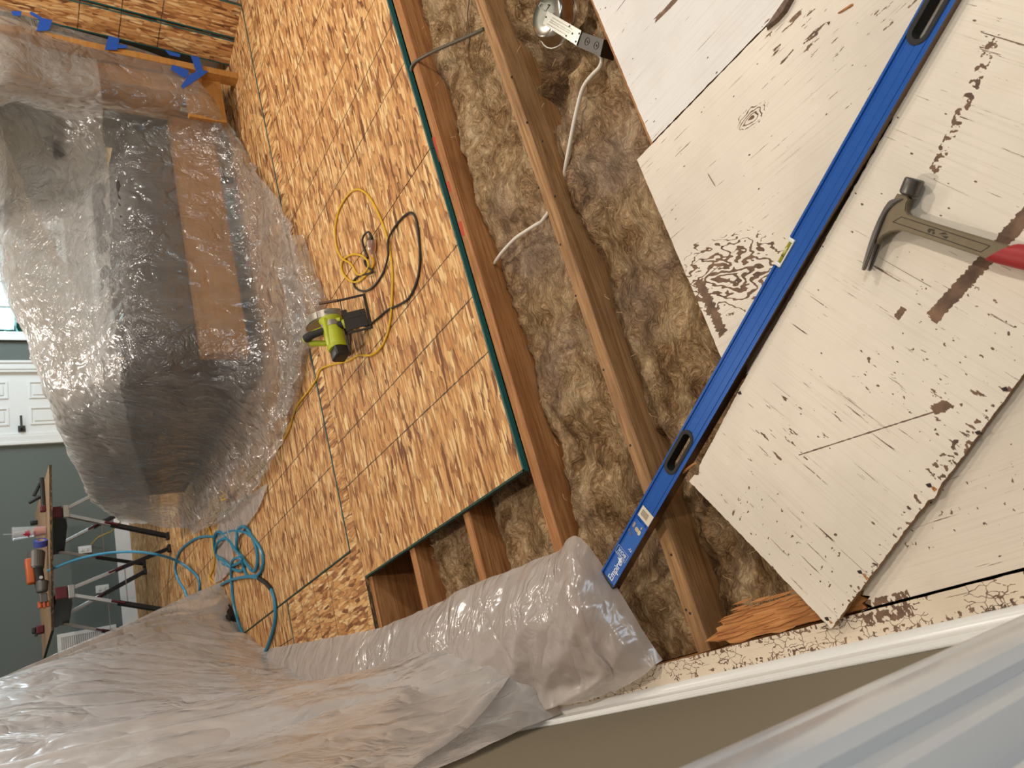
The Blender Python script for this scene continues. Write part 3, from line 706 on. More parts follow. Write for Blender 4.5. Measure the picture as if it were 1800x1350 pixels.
# local frame: x along the level, y towards the picture's left edge (so -y is the right hand edge), z up
def locL(px, py, z=zt): v = gp(px, py, z) - pL; return (v.dot(u), -v.dot(wdir))
BLUE = plain('blue enamel', sr(30, 94, 182), .28, .2, .10, 30); BLUE_IN = plain('blue enamel side', sr(20, 52, 112), .28, .5, .15, 30)
EDGE = plain('milled edge', sr(128, 104, 84), .22, .85, .25, 14)
w = LWID; h = LH
prof = [(0, 0), (-w, 0), (-w, h), (-w + .0045, h), (-w + .006, h - .0012), (-w + .009, h - .0012), (-w + .0105, h - .0002), (-w + .024, h - .0002), (-w + .0265, h - .0016), (-.013, h - .0016), (-.0105, h - .003), (-.0062, h - .003), (-.005, h), (0, h)]
def level_body():
    bm = BM(); n = len(prof); a = [bm.verts.new((.012, y, z)) for y, z in prof]; b = [bm.verts.new((LLEN - .012, y, z)) for y, z in prof]
    bm.faces.new(a[::-1]); bm.faces.new(b)
    for i in range(n):
        f = bm.faces.new((a[i], a[(i + 1) % n], b[(i + 1) % n], b[i]))
        if i in (1, 13): f.material_index = 1
    bmesh.ops.recalc_face_normals(bm, faces=bm.faces); return bm
body = obj('beam', level_body(), [BLUE, EDGE], lev)
def stadium(cx, cy, L, r, n=10):
    return [(cx + L / 2 - r + r * math.sin(math.pi * k / n), cy - r * math.cos(math.pi * k / n)) for k in range(n + 1)] + [(cx - L / 2 + r - r * math.sin(math.pi * k / n), cy + r * math.cos(math.pi * k / n)) for k in range(n + 1)]
hc = [locL(1191, 794), locL(1632, 10)]; cutters = []
for cx_, cy_ in hc:
    b_ = BM(); prism(b_, stadium(cx_, -w * .44, .118, .0185), -.01, .05); cutters.append(b_)
vc = locL(1375, 441); b_ = BM(); prism(b_, [(vc[0] - .031, -.0165), (vc[0] + .031, -.0165), (vc[0] + .031, .01), (vc[0] - .031, .01)], -.01, .05); cutters.append(b_)
cut(body, cutters)
for cx_, cy_ in hc:
    bm = BM(); o_ = stadium(cx_, -w * .44, .1178, .0184); i_ = stadium(cx_, -w * .44, .104, .0118); r_ = stadium(cx_, -w * .44, .123, .0208); N = len(o_)
    rings = [[bm.verts.new((p[0], p[1], z)) for p in P_] for P_, z in ((i_, .0005), (i_, h - .004), (i_, h + .0006), (o_, h + .0018), (r_, h + .0006), (r_, h - .0021), (o_, h - .0021), (o_, .0005))]
    for q in range(len(rings)):
        A_, B_ = rings[q], rings[(q + 1) % len(rings)]
        for k in range(N): bm.faces.new((A_[k], A_[(k + 1) % N], B_[(k + 1) % N], B_[k]))
    bmesh.ops.recalc_face_normals(bm, faces=bm.faces); g_ = obj('hand_grip', bm, RUBBER, lev, smooth=True); g_['label'] = 'black oval rubber hand hole'
bm = BM(); v0 = vc[0]
box(bm, (v0 - .0265, -.008, h / 2), (.008, .0165, h + .003), None, .002); box(bm, (v0 + .0265, -.008, h / 2), (.008, .0165, h + .003), None, .002); box(bm, (v0, -.0145, h / 2), (.046, .0035, h + .003), None, .001); box(bm, (v0, -.0065, .003), (.046, .013, .004))
vf = obj('vial_frame', bm, plain('white vial frame', sr(236, 236, 230), .35), lev); vf['label'] = 'white frame around the vial'
vg = NT('vial liquid'); vg.set(col=sr(150, 148, 40), rough=.08, spec=.7)
bm = BM(); cyl(bm, (v0 - .0225, -.0065, h - .007), (v0 + .0225, -.0065, h - .007), .0058, 16); vial = obj('vial', bm, vg.m, lev, smooth=True)
bm = BM()
for dx in (-.0085, -.0075, .0075, .0085): tube(bm, [(v0 + dx, -.0065 + .0061 * math.cos(a_), h - .007 + .0061 * math.sin(a_)) for a_ in [math.pi * 2 * k / 16 for k in range(16)]], .0004, 4, closed=True)
obj('vial_line', bm, BLACKP, vial)
bm = BM(); lathe(bm, [(.0004, -.009), (.003, -.006), (.0036, 0), (.003, .006), (.0004, .009)], 12, Matrix.Translation((v0 + .004, -.0065, h - .0035)) @ Matrix.Rotation(math.pi / 2, 4, 'Y')); obj('bubble', bm, plain('bubble', sr(214, 210, 120), .1), vial, smooth=True)
bm = BM(); box2(bm, (-.002, -w - .0006, -.0006), (.0125, .0006, h + .0006), .0015); ec = obj('end_cap', bm, BLACKP, lev); ec['label'] = 'black plastic end cap'
bm = BM(); box2(bm, (-.0035, -w + .010, .006), (-.0015, -.010, h - .006), .001); obj('cap_recess', bm, RUBBER, ec)
bm = BM(); box2(bm, (LLEN - .0125, -w - .0006, -.0006), (LLEN + .002, .0006, h + .0006), .0015); obj('end_cap', bm, BLACKP, lev)
# printed and stuck labels at the near end
INKW = plain('white ink', sr(232, 236, 240), .4, 0, .05); INKB = plain('pale blue film', sr(58, 108, 190), .18, 0, .08)
def flat(name, pts, z, mat, t=.0003):
    bm = BM(); prism(bm, pts, z, z + t); return obj(name, bm, mat, lev)
flat('label_film', [(.016, -w + .0015), (.215, -w + .0015), (.215, -.013), (.016, -.013)], h - .0001, INKB)
bc = locL(1131, 902)
flat('barcode_sticker', [(bc[0] - .016, -w + .001), (bc[0] + .016, -w + .001), (bc[0] + .016, -.012), (bc[0] - .016, -.012)], h + .0004, plain('cream sticker', sr(226, 214, 190), .6, 0, .05))
grey = plain('sticker print', sr(164, 150, 130), .6)
for k in range(13): flat('barcode_bar', [(bc[0] - .0085, -w + .014 + k * .0019), (bc[0] + .0085, -w + .014 + k * .0019), (bc[0] + .0085, -w + .0149 + k * .0019 + .0003 * (k % 3)), (bc[0] - .0085, -w + .0149 + k * .0019 + .0003 * (k % 3))], h + .0007, grey)
zt_ = h + .0006
text('Empire', .0265, Matrix.Translation((.019, -w * .63, zt_)), INKW, lev, 'lettering', sx=.86)
st = locL(1093, 988); flat('star_mark', [(st[0] + .011 * (1 if k % 2 == 0 else .42) * math.cos(k * math.pi / 4), -w * .60 + .011 * (1 if k % 2 == 0 else .42) * math.sin(k * math.pi / 4)) for k in range(8)], zt_, INKW)
rot_ = Matrix.Rotation(math.pi / 2, 4, 'Z')       # reads across the beam, top towards the near end
cb = locL(1089, 968)
text('COMPACT', .0072, Matrix.Translation((cb[0] - .007, -w * .5, zt_)) @ rot_, INKW, lev, 'lettering', align='CENTER')
text('BOX', .0125, Matrix.Translation((cb[0] + .003, -w * .5, zt_)) @ rot_, INKW, lev, 'lettering', align='CENTER', sx=1.2)
for a_, b_ in (((cb[0] - .0125, -w * .5 - .021), (cb[0] + .0125, -w * .5 - .0204)), ((cb[0] - .0125, -w * .5 + .0204), (cb[0] + .0125, -w * .5 + .021)), ((cb[0] - .0125, -w * .5 - .021), (cb[0] - .0119, -w * .5 + .021)), ((cb[0] + .0119, -w * .5 - .021), (cb[0] + .0125, -w * .5 + .021))):
    flat('printed_box_line', [(a_[0], a_[1]), (b_[0], a_[1]), (b_[0], b_[1]), (a_[0], b_[1])], zt_, INKW, .0002)
c72 = locL(1107, 965); text('72"', .010, Matrix.Translation((c72[0], -w + .012, zt_)) @ rot_, INKW, lev, 'lettering', align='CENTER')
c9 = locL(1112, 914); text('9', .007, Matrix.Translation((c9[0], -.017, zt_)) @ rot_, INKW, lev, 'lettering', align='CENTER')
# the product photograph on the film: three tan and grey tool shapes
for k, (px, py, a_, b_, m_) in enumerate(((1115, 922, .008, .004, grey), (1120, 931, .006, .007, plain('tan print', sr(206, 184, 140), .5)), (1124, 937, .007, .0045, plain('cream print', sr(226, 208, 168), .5)), (1107, 931, .005, .003, plain('brown print', sr(110, 104, 96), .5)), (1110, 938, .003, .003, plain('dark print', sr(96, 92, 88), .5)), (1128, 929, .004, .002, plain('light print', sr(190, 186, 170), .5)))):
    c_ = locL(px, py); flat('tool_picture', [(c_[0] + a_ * math.cos(q * .785) * (1 + .25 * (q % 2)), c_[1] + b_ * math.sin(q * .785)) for q in range(8)], zt_ + .00005 * k, m_)

# ------------------------------------------------------------------ hammer
hz = .0165 
def HM(px, py, z=.03): p = gp(px, py, z); return Vector((p.x, p.y))
ho = gp(1600, 400, hz)
ham = thing('claw_hammer', 'steel claw hammer with a red grip lying on the loose white sheet', 'hammer', (ho.x, ho.y, hz))
KHAKI = plain('coated hammer steel', sr(132, 120, 98), .42, .55, .2, 60); HEADM = plain('forged head steel', sr(120, 116, 112), .38, .8, .35, 40)
def Z4(x, y): return (1450 + x / 3.857, 250 + y / 3.857)
out = [(492, 348), (560, 362), (574, 384), (556, 420), (551, 462), (572, 490), (640, 516), (900, 596), (1180, 680), (1260, 704), (1110, 800), (1060, 776), (800, 690), (560, 610), (500, 598), (450, 606), (400, 632), (368, 664), (356, 690), (346, 640), (372, 570), (392, 540), (410, 470), (432, 404), (458, 400), (470, 384)]
P = [HM(*Z4(x, y), .037) - Vector((ho.x, ho.y)) for x, y in out]
bm = BM(); prism(bm, P, .007, .0225, .0015); obj('shaft', bm, KHAKI, ham)
# recessed panel drawn by a dark groove round it
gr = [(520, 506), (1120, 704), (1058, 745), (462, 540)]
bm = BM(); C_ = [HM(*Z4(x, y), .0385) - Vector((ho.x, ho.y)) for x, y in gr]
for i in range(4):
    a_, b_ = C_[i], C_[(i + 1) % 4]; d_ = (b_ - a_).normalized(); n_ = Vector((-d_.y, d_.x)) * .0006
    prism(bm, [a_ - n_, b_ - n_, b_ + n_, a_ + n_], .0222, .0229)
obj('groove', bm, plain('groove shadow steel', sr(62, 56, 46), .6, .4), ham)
for pts in (((696, 596), (708, 584), (748, 592), (742, 606), (720, 600), (712, 616), (700, 612)), ((726, 610), (742, 606), (748, 620), (732, 626)), ((768, 622), (812, 610), (838, 628), (800, 626)), ((790, 632), (842, 640), (822, 656))):
    bm = BM(); prism(bm, [HM(*Z4(x, y), .0385) - Vector((ho.x, ho.y)) for x, y in pts], .0222, .0229); obj('stamped_mark', bm, plain('stamped mark', sr(74, 66, 54), .6, .3), ham)
# striking face: a stubby drum with a chamfer
a_ = HM(*Z4(606, 246), .037) - Vector((ho.x, ho.y)); b_ = HM(*Z4(556, 366), .037) - Vector((ho.x, ho.y)); ax = (b_ - a_); LP = ax.length * .98; ax.normalize()
R_ = .0165
m_ = frame_m((a_.x, a_.y, R_ - hz + .0175), (-ax.y, ax.x, 0), (0, 0, 1), (ax.x, ax.y, 0))
bm = BM(); lathe(bm, [(R_ * .86, 0), (R_, .0025), (R_, LP * .78), (R_ * .92, LP * .9), (R_ * .62, LP)], 32, m_); obj('striking_face', bm, HEADM, ham, smooth=30)
# claw: two curved tines that thin towards the tip
cl = [(470, 388), (440, 402), (405, 452), (368, 530), (330, 610), (300, 690), (268, 790), (250, 868)]; cr = [(560, 384), (486, 432), (440, 486), (410, 560), (385, 640), (362, 705), (330, 800), (300, 872)]
for side, z0, z1 in (('lower', .001, .0125), ('upper', .0165, .029)):
    bm = BM(); rings = []
    for k, (l, r) in enumerate(zip(cl, cr)):
        t = k / 7; lp = HM(*Z4(*l), .035) - Vector((ho.x, ho.y)); rp = HM(*Z4(*r), .035) - Vector((ho.x, ho.y)); mid = (lp + rp) / 2; hw_ = (rp - lp) * .5 * (.78 - .42 * t)
        mid = lp + (rp - lp) * (.42 if side == 'upper' else .5)
        zc = (z0 + z1) / 2; q = (z1 - z0) / 2 * (1 - .3 * t); zz = zc + (.0145 - zc) * (0.35 * (1 - t) if k < 3 else 0)
        rings.append([bm.verts.new((*(mid - hw_), zz - q)), bm.verts.new((*(mid + hw_), zz - q)), bm.verts.new((*(mid + hw_), zz + q)), bm.verts.new((*(mid - hw_), zz + q))])
    for A_, B_ in zip(rings, rings[1:]):
        for k in range(4): bm.faces.new((A_[k], A_[(k + 1) % 4], B_[(k + 1) % 4], B_[k]))
    bm.faces.new(rings[0]); bm.faces.new(rings[-1][::-1]); bmesh.ops.recalc_face_normals(bm, faces=bm.faces)
    bmesh.ops.bevel(bm, geom=bm.edges[:], offset=.0014, segments=2, affect='EDGES'); obj('claw', bm, HEADM, ham, smooth=35)
RED = plain('red rubber grip', sr(176, 44, 46), .5, 0, .15, 60)
g0 = HM(*Z4(1160, 742), .037) - Vector((ho.x, ho.y)); gd = (HM(1800, 452, .037) - HM(*Z4(1160, 742), .037)).normalized(); gn = Vector((-gd.y, gd.x))
bm = BM(); rings = []
for k in range(12):
    t = k / 11; c_ = g0 + gd * (.004 + .19 * t); hw_ = .0165 + .002 * math.sin(t * 7) + .003 * t; hh = .0125; sk = .018 * max(0, 1 - t * 8)
    rings.append([bm.verts.new((*(c_ + gn * hw_ * math.cos(q * .3927) * 1.0 + gd * sk * math.cos(q * .3927) * (-1 if gn.y > 0 else 1)), .0148 + hh * math.sin(q * .3927))) for q in range(16)])
for A_, B_ in zip(rings, rings[1:]):
    for k in range(16): bm.faces.new((A_[k], A_[(k + 1) % 16], B_[(k + 1) % 16], B_[k]))
bm.faces.new(rings[0]); bm.faces.new(rings[-1][::-1]); bmesh.ops.recalc_face_normals(bm, faces=bm.faces); gr_ = obj('grip', bm, RED, ham, smooth=50); gr_['label'] = 'red rubber grip'

# ------------------------------------------------------------------ metal light can, cable and conduit between the joists
can = thing('recessed_light_can', 'round galvanised lamp can with a strap and junction box lying in the brown wool', 'light fixture', (1.176, -.648, -.095))
SHINY = plain('spun galvanised steel', sr(200, 196, 186), .2, 1.0, .15, 18)
bm = BM(); prof_ = [(.0565, .046), (.0605, .044), (.064, .040), (.071, .022), (.0765, .004), (.0795, 0), (.0825, 0), (.083, -.002), (.079, -.002)]
lathe(bm, [(.0003, .0455), (.03, .0465)] + prof_, 48, Matrix.Rotation(math.radians(4), 4, 'X')); obj('can', bm, SHINY, can, smooth=35)
bm = BM(); tube(bm, [(.0825 * math.cos(a_), .0825 * math.sin(a_), -.001) for a_ in [math.pi * 2 * k / 48 for k in range(48)]], .0018, 6, closed=True); obj('rim', bm, SHINY, can, smooth=True)
zc_ = -.035
def canpoly(name, pts, z0, z1, mat, bev=.0006, ref=None):
    bm = BM(); prism(bm, [gp(x, y, ref if ref is not None else z1)[:2] for x, y in pts], z0, z1, bev); return obj(name, bm, mat, can, True)
strap = canpoly('strap', ((962, 19), (1022, 54), (1013, 80), (954, 42)), -.038, -.0365, GALV)
jb = canpoly('junction_box', ((1022, 56), (1062, 69), (1055, 100), (1013, 81)), -.095, -.040, DARKSTEEL, .001, -.040)
for pts in (((968, 34), (1003, 55), (1002, 56), (967, 35)), ((966, 37), (1001, 58), (1000, 59), (965, 38)), ((971, 30), (1006, 51), (1005, 52), (970, 31)), ((962, 41), (994, 60), (993, 61), (961, 42))): canpoly('rib', pts, -.0366, -.0358, SHINY, 0)
for px, py in ((960, 30), (1001, 46), (995, 63), (1006, 59), (1018, 59), (1012, 73)):
    p_ = gp(px, py, -.0362); bm = BM(); cyl(bm, p_ - Vector((0, 0, .001)), p_ + Vector((0, 0, .0008)), .0028, 10); obj('screw_hole', bm, BLACKP, can, True)
for px, py in ((1032, 73), (1048, 80)):
    p_ = gp(px, py, -.0395); bm = BM(); tube(bm, [(p_.x + .0095 * math.cos(a_), p_.y + .0095 * math.sin(a_), p_.z) for a_ in [math.pi * 2 * k / 20 for k in range(20)]], .0008, 5, closed=True); box(bm, (p_.x, p_.y, p_.z), (.006, .003, .002)); obj('knockout', bm, BLACKP, can, True)
bm = BM()
for pts in (((952, 4), (966, 8), (965, 10), (951, 6)), ((966, 8), (959, 20), (957, 19), (964, 7)), ((952, 4), (948, 12), (946, 11), (950, 3)), ((948, 12), (958, 18), (957, 20), (947, 14))):
    prism(bm, [gp(x, y, -.0485)[:2] for x, y in pts], -.0495, -.048)
obj('embossed_square', bm, SHINY, can, True)
CABLE = plain('white cable sheath', sr(226, 218, 202), .45, 0, .06, 20)
pts = [gp(*p) for p in ((1052, 94, -.05), (1058, 103, -.06), (1054, 118, -.062), (1040, 133, -.06), (1026, 152, -.06), (1017, 180, -.058), (1007, 225, -.058), (1000, 262, -.06), (995, 288, -.066), (993, 308, -.08))]
e_ = pts[-1]; pts += [Vector((e_.x - .01, -.46, -.105)), Vector((e_.x - .02, -.425, -.10))]
pts += [gp(*p) for p in ((955, 386, -.072), (944, 394, -.062), (925, 406, -.058), (905, 420, -.058), (885, 441, -.062), (873, 457, -.075), (868, 466, -.095))]
bm = BM(); tube(bm, spline(pts, 5), .0058, 10); o = thing('electric_cable', 'white electric cable running over the brown wool and under the middle joist', 'cable', tuple(pts[0])); obj('sheath', bm, CABLE, o, True, smooth=True)
COND = plain('grey flexible conduit', sr(118, 112, 98), .5, .5, .4, 120)
pts = [gp(*p) for p in ((722, 128, -.014), (724, 117, -.012), (731, 108, -.014), (748, 98, -.03), (770, 87, -.034), (795, 76, -.034), (820, 65, -.03), (838, 57, -.024), (850, 51, -.016))]
sp_ = spline(pts, 10); bm = BM(); tube(bm, sp_, [.0056 + .0012 * (k % 2) for k in range(len(sp_))], 8); o = thing('flexible_conduit', 'grey ribbed metal conduit bridging two joists over the wool', 'conduit', tuple(pts[0])); obj('ribbed_tube', bm, COND, o, True, smooth=True)
pts = [gp(*p) for p in ((826, -6, -.06), (822, 22, -.055), (823, 45, -.05), (826, 66, -.045), (824, 80, -.06))]
bm = BM(); tube(bm, spline(pts, 5), .0022, 6); o = obj('wire', bm, plain('dark wire', sr(92, 78, 62), .6)); tag(o, 'thin dark wire on the wool crossing the grey conduit', 'wire')

# ------------------------------------------------------------------ circular saw with its cord
saw = thing('circular_saw', 'lime green corded circular saw standing on the strand board floor', 'circular saw', (.97, .80, 0))
LIME = plain('lime plastic', sr(184, 196, 40), .42, 0, .18, 30); GUARD = plain('cast grey guard', sr(164, 158, 146), .38, .6, .2, 30); SHOE = plain('blackened shoe', sr(44, 38, 32), .5, .6, .4, 30); RUST = plain('brown worn guard', sr(112, 84, 68), .5, .5, .4, 30)
gx0, gx1, gc, gR = 1.012, 1.050, (.925, .085), .096
def disc(bm, x0, x1, c, R, a0, a1, r_in=0.0, n=22):
    """slice of a drum lying across x, from angle a0 to a1 (0 = +y, 90 = up)"""
    o_ = [(c[0] + R * math.cos(math.radians(a0 + (a1 - a0) * k / n)), c[1] + R * math.sin(math.radians(a0 + (a1 - a0) * k / n))) for k in range(n + 1)]
    i_ = [(c[0] + r_in * math.cos(math.radians(a1 + (a0 - a1) * k / n)), c[1] + r_in * math.sin(math.radians(a1 + (a0 - a1) * k / n))) for k in range(n + 1)] if r_in > 0 else [c]
    P_ = o_ + i_; A_ = [bm.verts.new((x0, y, z)) for y, z in P_]; B_ = [bm.verts.new((x1, y, z)) for y, z in P_]; N = len(P_)
    bm.faces.new(A_); bm.faces.new(B_[::-1])
    for k in range(N): bm.faces.new((A_[k], B_[k], B_[(k + 1) % N], A_[(k + 1) % N]))
    bmesh.ops.recalc_face_normals(bm, faces=bm.faces); return bm
bm = BM(); disc(bm, gx0, gx1, gc, gR, -12, 192); bmesh.ops.bevel(bm, geom=[e for e in bm.edges if e.calc_length() < .03], offset=.004, segments=2, affect='EDGES'); obj('blade_guard', bm, GUARD, saw, True, smooth=30)
bm = BM(); disc(bm, gx0 + .004, gx1 - .004, gc, gR + .003, 60, 130); obj('guard_rib', bm, GUARD, saw, True, smooth=30)
bm = BM(); disc(bm, 1.026, 1.0285, gc, .084, 0, 359.9, .008, 40); obj('blade', bm, STEEL, saw, True)
bm = BM(); disc(bm, 1.016, 1.040, (gc[0] - .004, gc[1] - .004), .088, 150, 300, .03); obj('lower_guard', bm, RUST, saw, True, smooth=30)
# shoe: frame hinged at the front, dropped to the floor at the rear
def shoe_pt(x, t): return Vector((x, .712 + .062 * t, .002 + .100 * t))
bm = BM()
for (x0, t0), (x1, t1), w_ in (((.888, .03), (1.052, .03), .012), ((1.048, 0), (1.048, 1.0), .010), ((.892, 0), (.892, .86), .010), ((.93, .12), (.93, .8), .05), ((.97, .12), (.97, .8), .03), ((.9, .82), (1.0, .82), .02)):
    beam(bm, shoe_pt(x0, t0), shoe_pt(x1, t1), w_, .003, .0008, (0, -.85, .5))
beam(bm, (1.05, .765, .09), (1.05, .930, .012), .012, .003); beam(bm, (.89, .76, .08), (.89, .95, .01), .012, .003); beam(bm, (.885, .945, .012), (1.055, .93, .012), .02, .003)
obj('shoe', bm, SHOE, saw, True)
bm = BM(); beam(bm, shoe_pt(1.05, .95), (1.055, .812, .165), .010, .012, .002); obj('depth_bracket', bm, RUST, saw, True)
bm = BM(); cyl(bm, (1.0, .846, .112), (.985, .846, .112), .050, 28, .044); cyl(bm, (.985, .846, .112), (.865, .832, .115), .043, 28, .040); cyl(bm, (.865, .832, .115), (.852, .83, .115), .041, 28, .036)
box(bm, (.93, .828, .142), (.13, .03, .03), None, .008); obj('motor_housing', bm, LIME, saw, True, smooth=30)
bm = BM(); cyl(bm, (.975, .8455, .112), (.950, .8425, .1126), .0445, 28); obj('gear_collar', bm, GUARD, saw, True, smooth=30)
bm = BM(); box(bm, (.832, .826, .112), (.05, .066, .058), Matrix.Rotation(.1, 4, 'Z'), .009, 3); obj('motor_end_cap', bm, BLACKP, saw, True, smooth=30)
hp = spline([(.955, .795, .072), (.952, .822, .112), (.949, .855, .155), (.947, .886, .190), (.946, .915, .205)], 6)
bm = BM(); tube(bm, hp, [.0165 + .002 * math.sin(k * .35) for k in range(len(hp))], 14); gp_ = obj('main_handle', bm, RUBBER, saw, True, smooth=50)
bm = BM(); lathe(bm, [(.012, -.014), (.019, -.008), (.020, .006), (.017, .014)], 20, frame_m((.955, .797, .074), (1, 0, 0), (0, .85, -.52), (0, .52, .85))); cyl(bm, (.946, .912, .203), (.946, .926, .206), .0175, 16, .013)
for a_, b_, r_ in (((.965, .93, .195), (.985, .9, .13), .013), ((.93, .925, .19), (.915, .895, .13), .012), ((.955, .80, .075), (.965, .84, .11), .016), ((.975, .80, .09), (.99, .84, .14), .011)): cyl(bm, a_, b_, r_, 14)
obj('handle_bracket', bm, LIME, saw, True, smooth=35)
bm = BM(); box(bm, (.948, .845, .128), (.012, .02, .012), None, .003); obj('trigger', bm, BLACKP, saw, True)
CORDB = plain('black cord rubber', sr(42, 40, 38), .5); CORDY = plain('yellow cord sheath', sr(226, 182, 34), .42, 0, .1, 30)
def fl(pts, r, lift=None): return [gp(x, y, r + .0008 + (lift or {}).get(i, 0)) for i, (x, y) in enumerate(pts)]
q = [(.955, .789, .064), (.958, .77, .050)] + fl([(643, 573), (660, 563), (680, 546), (703, 535), (720, 522), (733, 493), (738, 460), (737, 427), (732, 389), (723, 374), (708, 382), (692, 402), (682, 424), (682, 450), (673, 480), (657, 503), (640, 512), (625, 506), (622, 494), (633, 484), (650, 481), (655, 476), (644, 468), (641, 458), (646, 452), (641, 440), (637, 423), (641, 412), (648, 408), (652, 416), (653, 424)], .0045, {0: .004, 1: .0, 5: 0, 12: .006, 13: .008, 20: .008, 21: .009, 22: .006, 26: .009, 27: .018, 28: .024, 29: .022, 30: .018})
bm = BM(); tube(bm, spline(q, 6), .0045, 8); c_ = obj('power_cord', bm, CORDB, saw, True, smooth=True); c_['label'] = 'black power cord looped on the floor'
bm = BM(); pa, pb = gp(652, 416, .022), gp(654, 427, .02); cyl(bm, pa, pb, .0085, 12, .0125); cyl(bm, gp(650, 410, .026), pa, .006, 12); obj('plug', bm, CORDB, c_, False, smooth=35) if False else obj('plug', bm, CORDB, saw, True, smooth=35)

ycord = thing('extension_cord', 'yellow extension cord looping past the saw to a clear plug socket', 'cord', tuple(gp(628, 334, 0)))
q = [gp(655, 452, .016)] + fl([(657, 462), (652, 474), (643, 484), (630, 495), (616, 494), (604, 482), (600, 468), (605, 455), (622, 447), (640, 452), (648, 466), (640, 480), (628, 482), (617, 464), (601, 454), (592, 436), (589, 414), (590, 394), (597, 366), (613, 341), (628, 333), (643, 340), (658, 361), (672, 392), (682, 424), (688, 460), (690, 494), (688, 545), (682, 583), (670, 610), (653, 624), (630, 625), (610, 635), (580, 642), (563, 650), (556, 667), (540, 690), (523, 712), (514, 735), (506, 760), (480, 800), (440, 840), (415, 862)], .0045, {9: .008, 10: .010, 11: .006, 0: .003})
bm = BM(); tube(bm, spline(q, 6), .0045, 8); obj('cord', bm, CORDY, ycord, True, smooth=True)
ca, cb_ = gp(653, 424, .019), gp(655, 455, .018)
PINK = NT('clear pinkish socket'); PINK.set(col=sr(206, 160, 140), rough=.12, spec=.6); PINK.b.inputs['Transmission Weight'].default_value = .55
bm = BM(); dd = (cb_ - ca).normalized(); sd_ = dd.cross(Vector((0, 0, 1))).normalized()
lathe(bm, [(.012, 0), (.0185, .004), (.0195, .018), (.0175, .036), (.011, .050), (.006, .058)], 20, frame_m(ca - dd * .004, sd_, dd.cross(sd_) * -1 if False else Vector((0, 0, 1)), dd)); obj('socket', bm, PINK.m, ycord, True, smooth=35)
bm = BM(); cyl(bm, ca + dd * .008, ca + dd * .034, .0085, 12); obj('socket_core', bm, plain('brass contacts', sr(206, 150, 96), .3, .7), ycord, True)
# a yellow cord coil half under the covered sofa
yc2 = thing('extension_cord', 'tangled yellow cord coil on the floor beside the end of the covered sofa', 'cord', tuple(gp(390, 890, 0)))
def Z45(L): return [(280 + x / 4.5, 850 + y / 4.5) for x, y in L]
q = fl(Z45([(640, -40), (600, 20), (540, 60), (470, 130), (520, 122), (545, 100), (500, 108), (430, 160), (480, 168), (530, 130), (535, 60), (548, 150), (582, 252), (570, 180), (545, 96), (470, 60), (415, 110), (415, 170), (440, 220), (500, 222), (545, 190), (560, 130), (520, 90), (480, 150), (482, 250), (460, 370), (500, 440), (560, 470), (575, 462)]), .0055, {3: .03, 4: .04, 5: .03, 7: .02, 9: .03, 15: .03, 20: .03, 22: .04, 23: .03})
bm = BM(); tube(bm, spline(q, 6), .0055, 8); obj('coil', bm, CORDY, yc2, True, smooth=True)
q = fl(Z45([(415, 120), (400, 160), (440, 240), (490, 300), (512, 350)]), .0055); bm = BM(); tube(bm, spline(q, 6), .0055, 8); obj('cord_end', bm, CORDY, yc2, True, smooth=True)
q = fl(Z45([(405, 120), (398, 230), (384, 320), (410, 400), (428, 520), (436, 600), (428, 670), (404, 750), (480, 820), (510, 900)]), .0055); bm = BM(); tube(bm, spline(q, 6), .0055, 8); obj('cord_run', bm, CORDY, yc2, True, smooth=True)

# ------------------------------------------------------------------ strand board offcuts leaning at the right wall
def offcut(a, b, topx, H, label):
    a, b = Vector((*a, .001)), Vector((*b, .001)); yv = (b - a); wd = yv.length; yv.normalize()
    up = Vector((topx - (a.x + b.x) / 2, 0, H)); up = (up - yv * up.dot(yv)).normalized(); n_ = up.cross(yv)
    t = thing('osb_offcut', label, 'board', (0, 0, 0)); t.matrix_basis = frame_m(a, up, yv, n_)
    bm = BM(); fs = prism(bm, rect(H, wd), -.009, .009); 
    for k, mi in enumerate((1, 3, 1, 2)): fs[2 + k].material_index = mi
    for y0, y1 in ((0, .008), (wd - .008, wd)): box2(bm, (0, y0, -.0094), (H, y1, .0094)) 
    for f in bm.faces:
        c = f.calc_center_median()
        if abs(c.z) > .0092: f.material_index = 1
    obj('strand_board', bm, [OSB, TEAL, TEAL_DARK, SAWN], t); return t
offcut((3.425, 1.372), (3.372, 1.574), 3.475, 1.9, 'strand board offcut with three guide lines leaning behind the wooden cabinet')
offcut((3.365, 1.585), (3.325, 1.742), 3.42, 1.9, 'shaded strand board offcut leaning between the lined offcut and the wooden cabinet')

# ------------------------------------------------------------------ wooden cabinet and sofa under the plastic
cab = thing('wooden_cabinet', 'tan wooden cabinet at the right wall, taped under plastic', 'cabinet', (2.95, 1.9, 0))
bm = BM(); box2(bm, (2.99, 1.72, .30), (3.15, 1.74, 2.05), .002); obj('front_panel', bm, TAN, cab, True)
bm = BM(); box2(bm, (2.99, 1.74, .30), (3.01, 1.95, 2.05), .002); box2(bm, (3.14, 1.74, .30), (3.16, 1.95, 2.05), .002); obj('side_panel', bm, TAN, cab, True)
bm = BM(); box2(bm, (2.97, 1.7, 2.05), (3.18, 1.97, 2.08), .004); obj('top', bm, TAN, cab, True)
bm = BM(); box2(bm, (3.105, 1.63, 0), (3.15, 1.70, 2.05), .003); obj('corner_post', bm, TAN, cab, True)
bm = BM(); box2(bm, (2.80, 1.69, .09), (3.11, 1.715, .30), .003); obj('bottom_rail', bm, TAN, cab, True)
bm = BM(); box2(bm, (2.99, 1.90, 0), (3.03, 1.95, .30), .003); obj('leg', bm, TAN, cab, True)
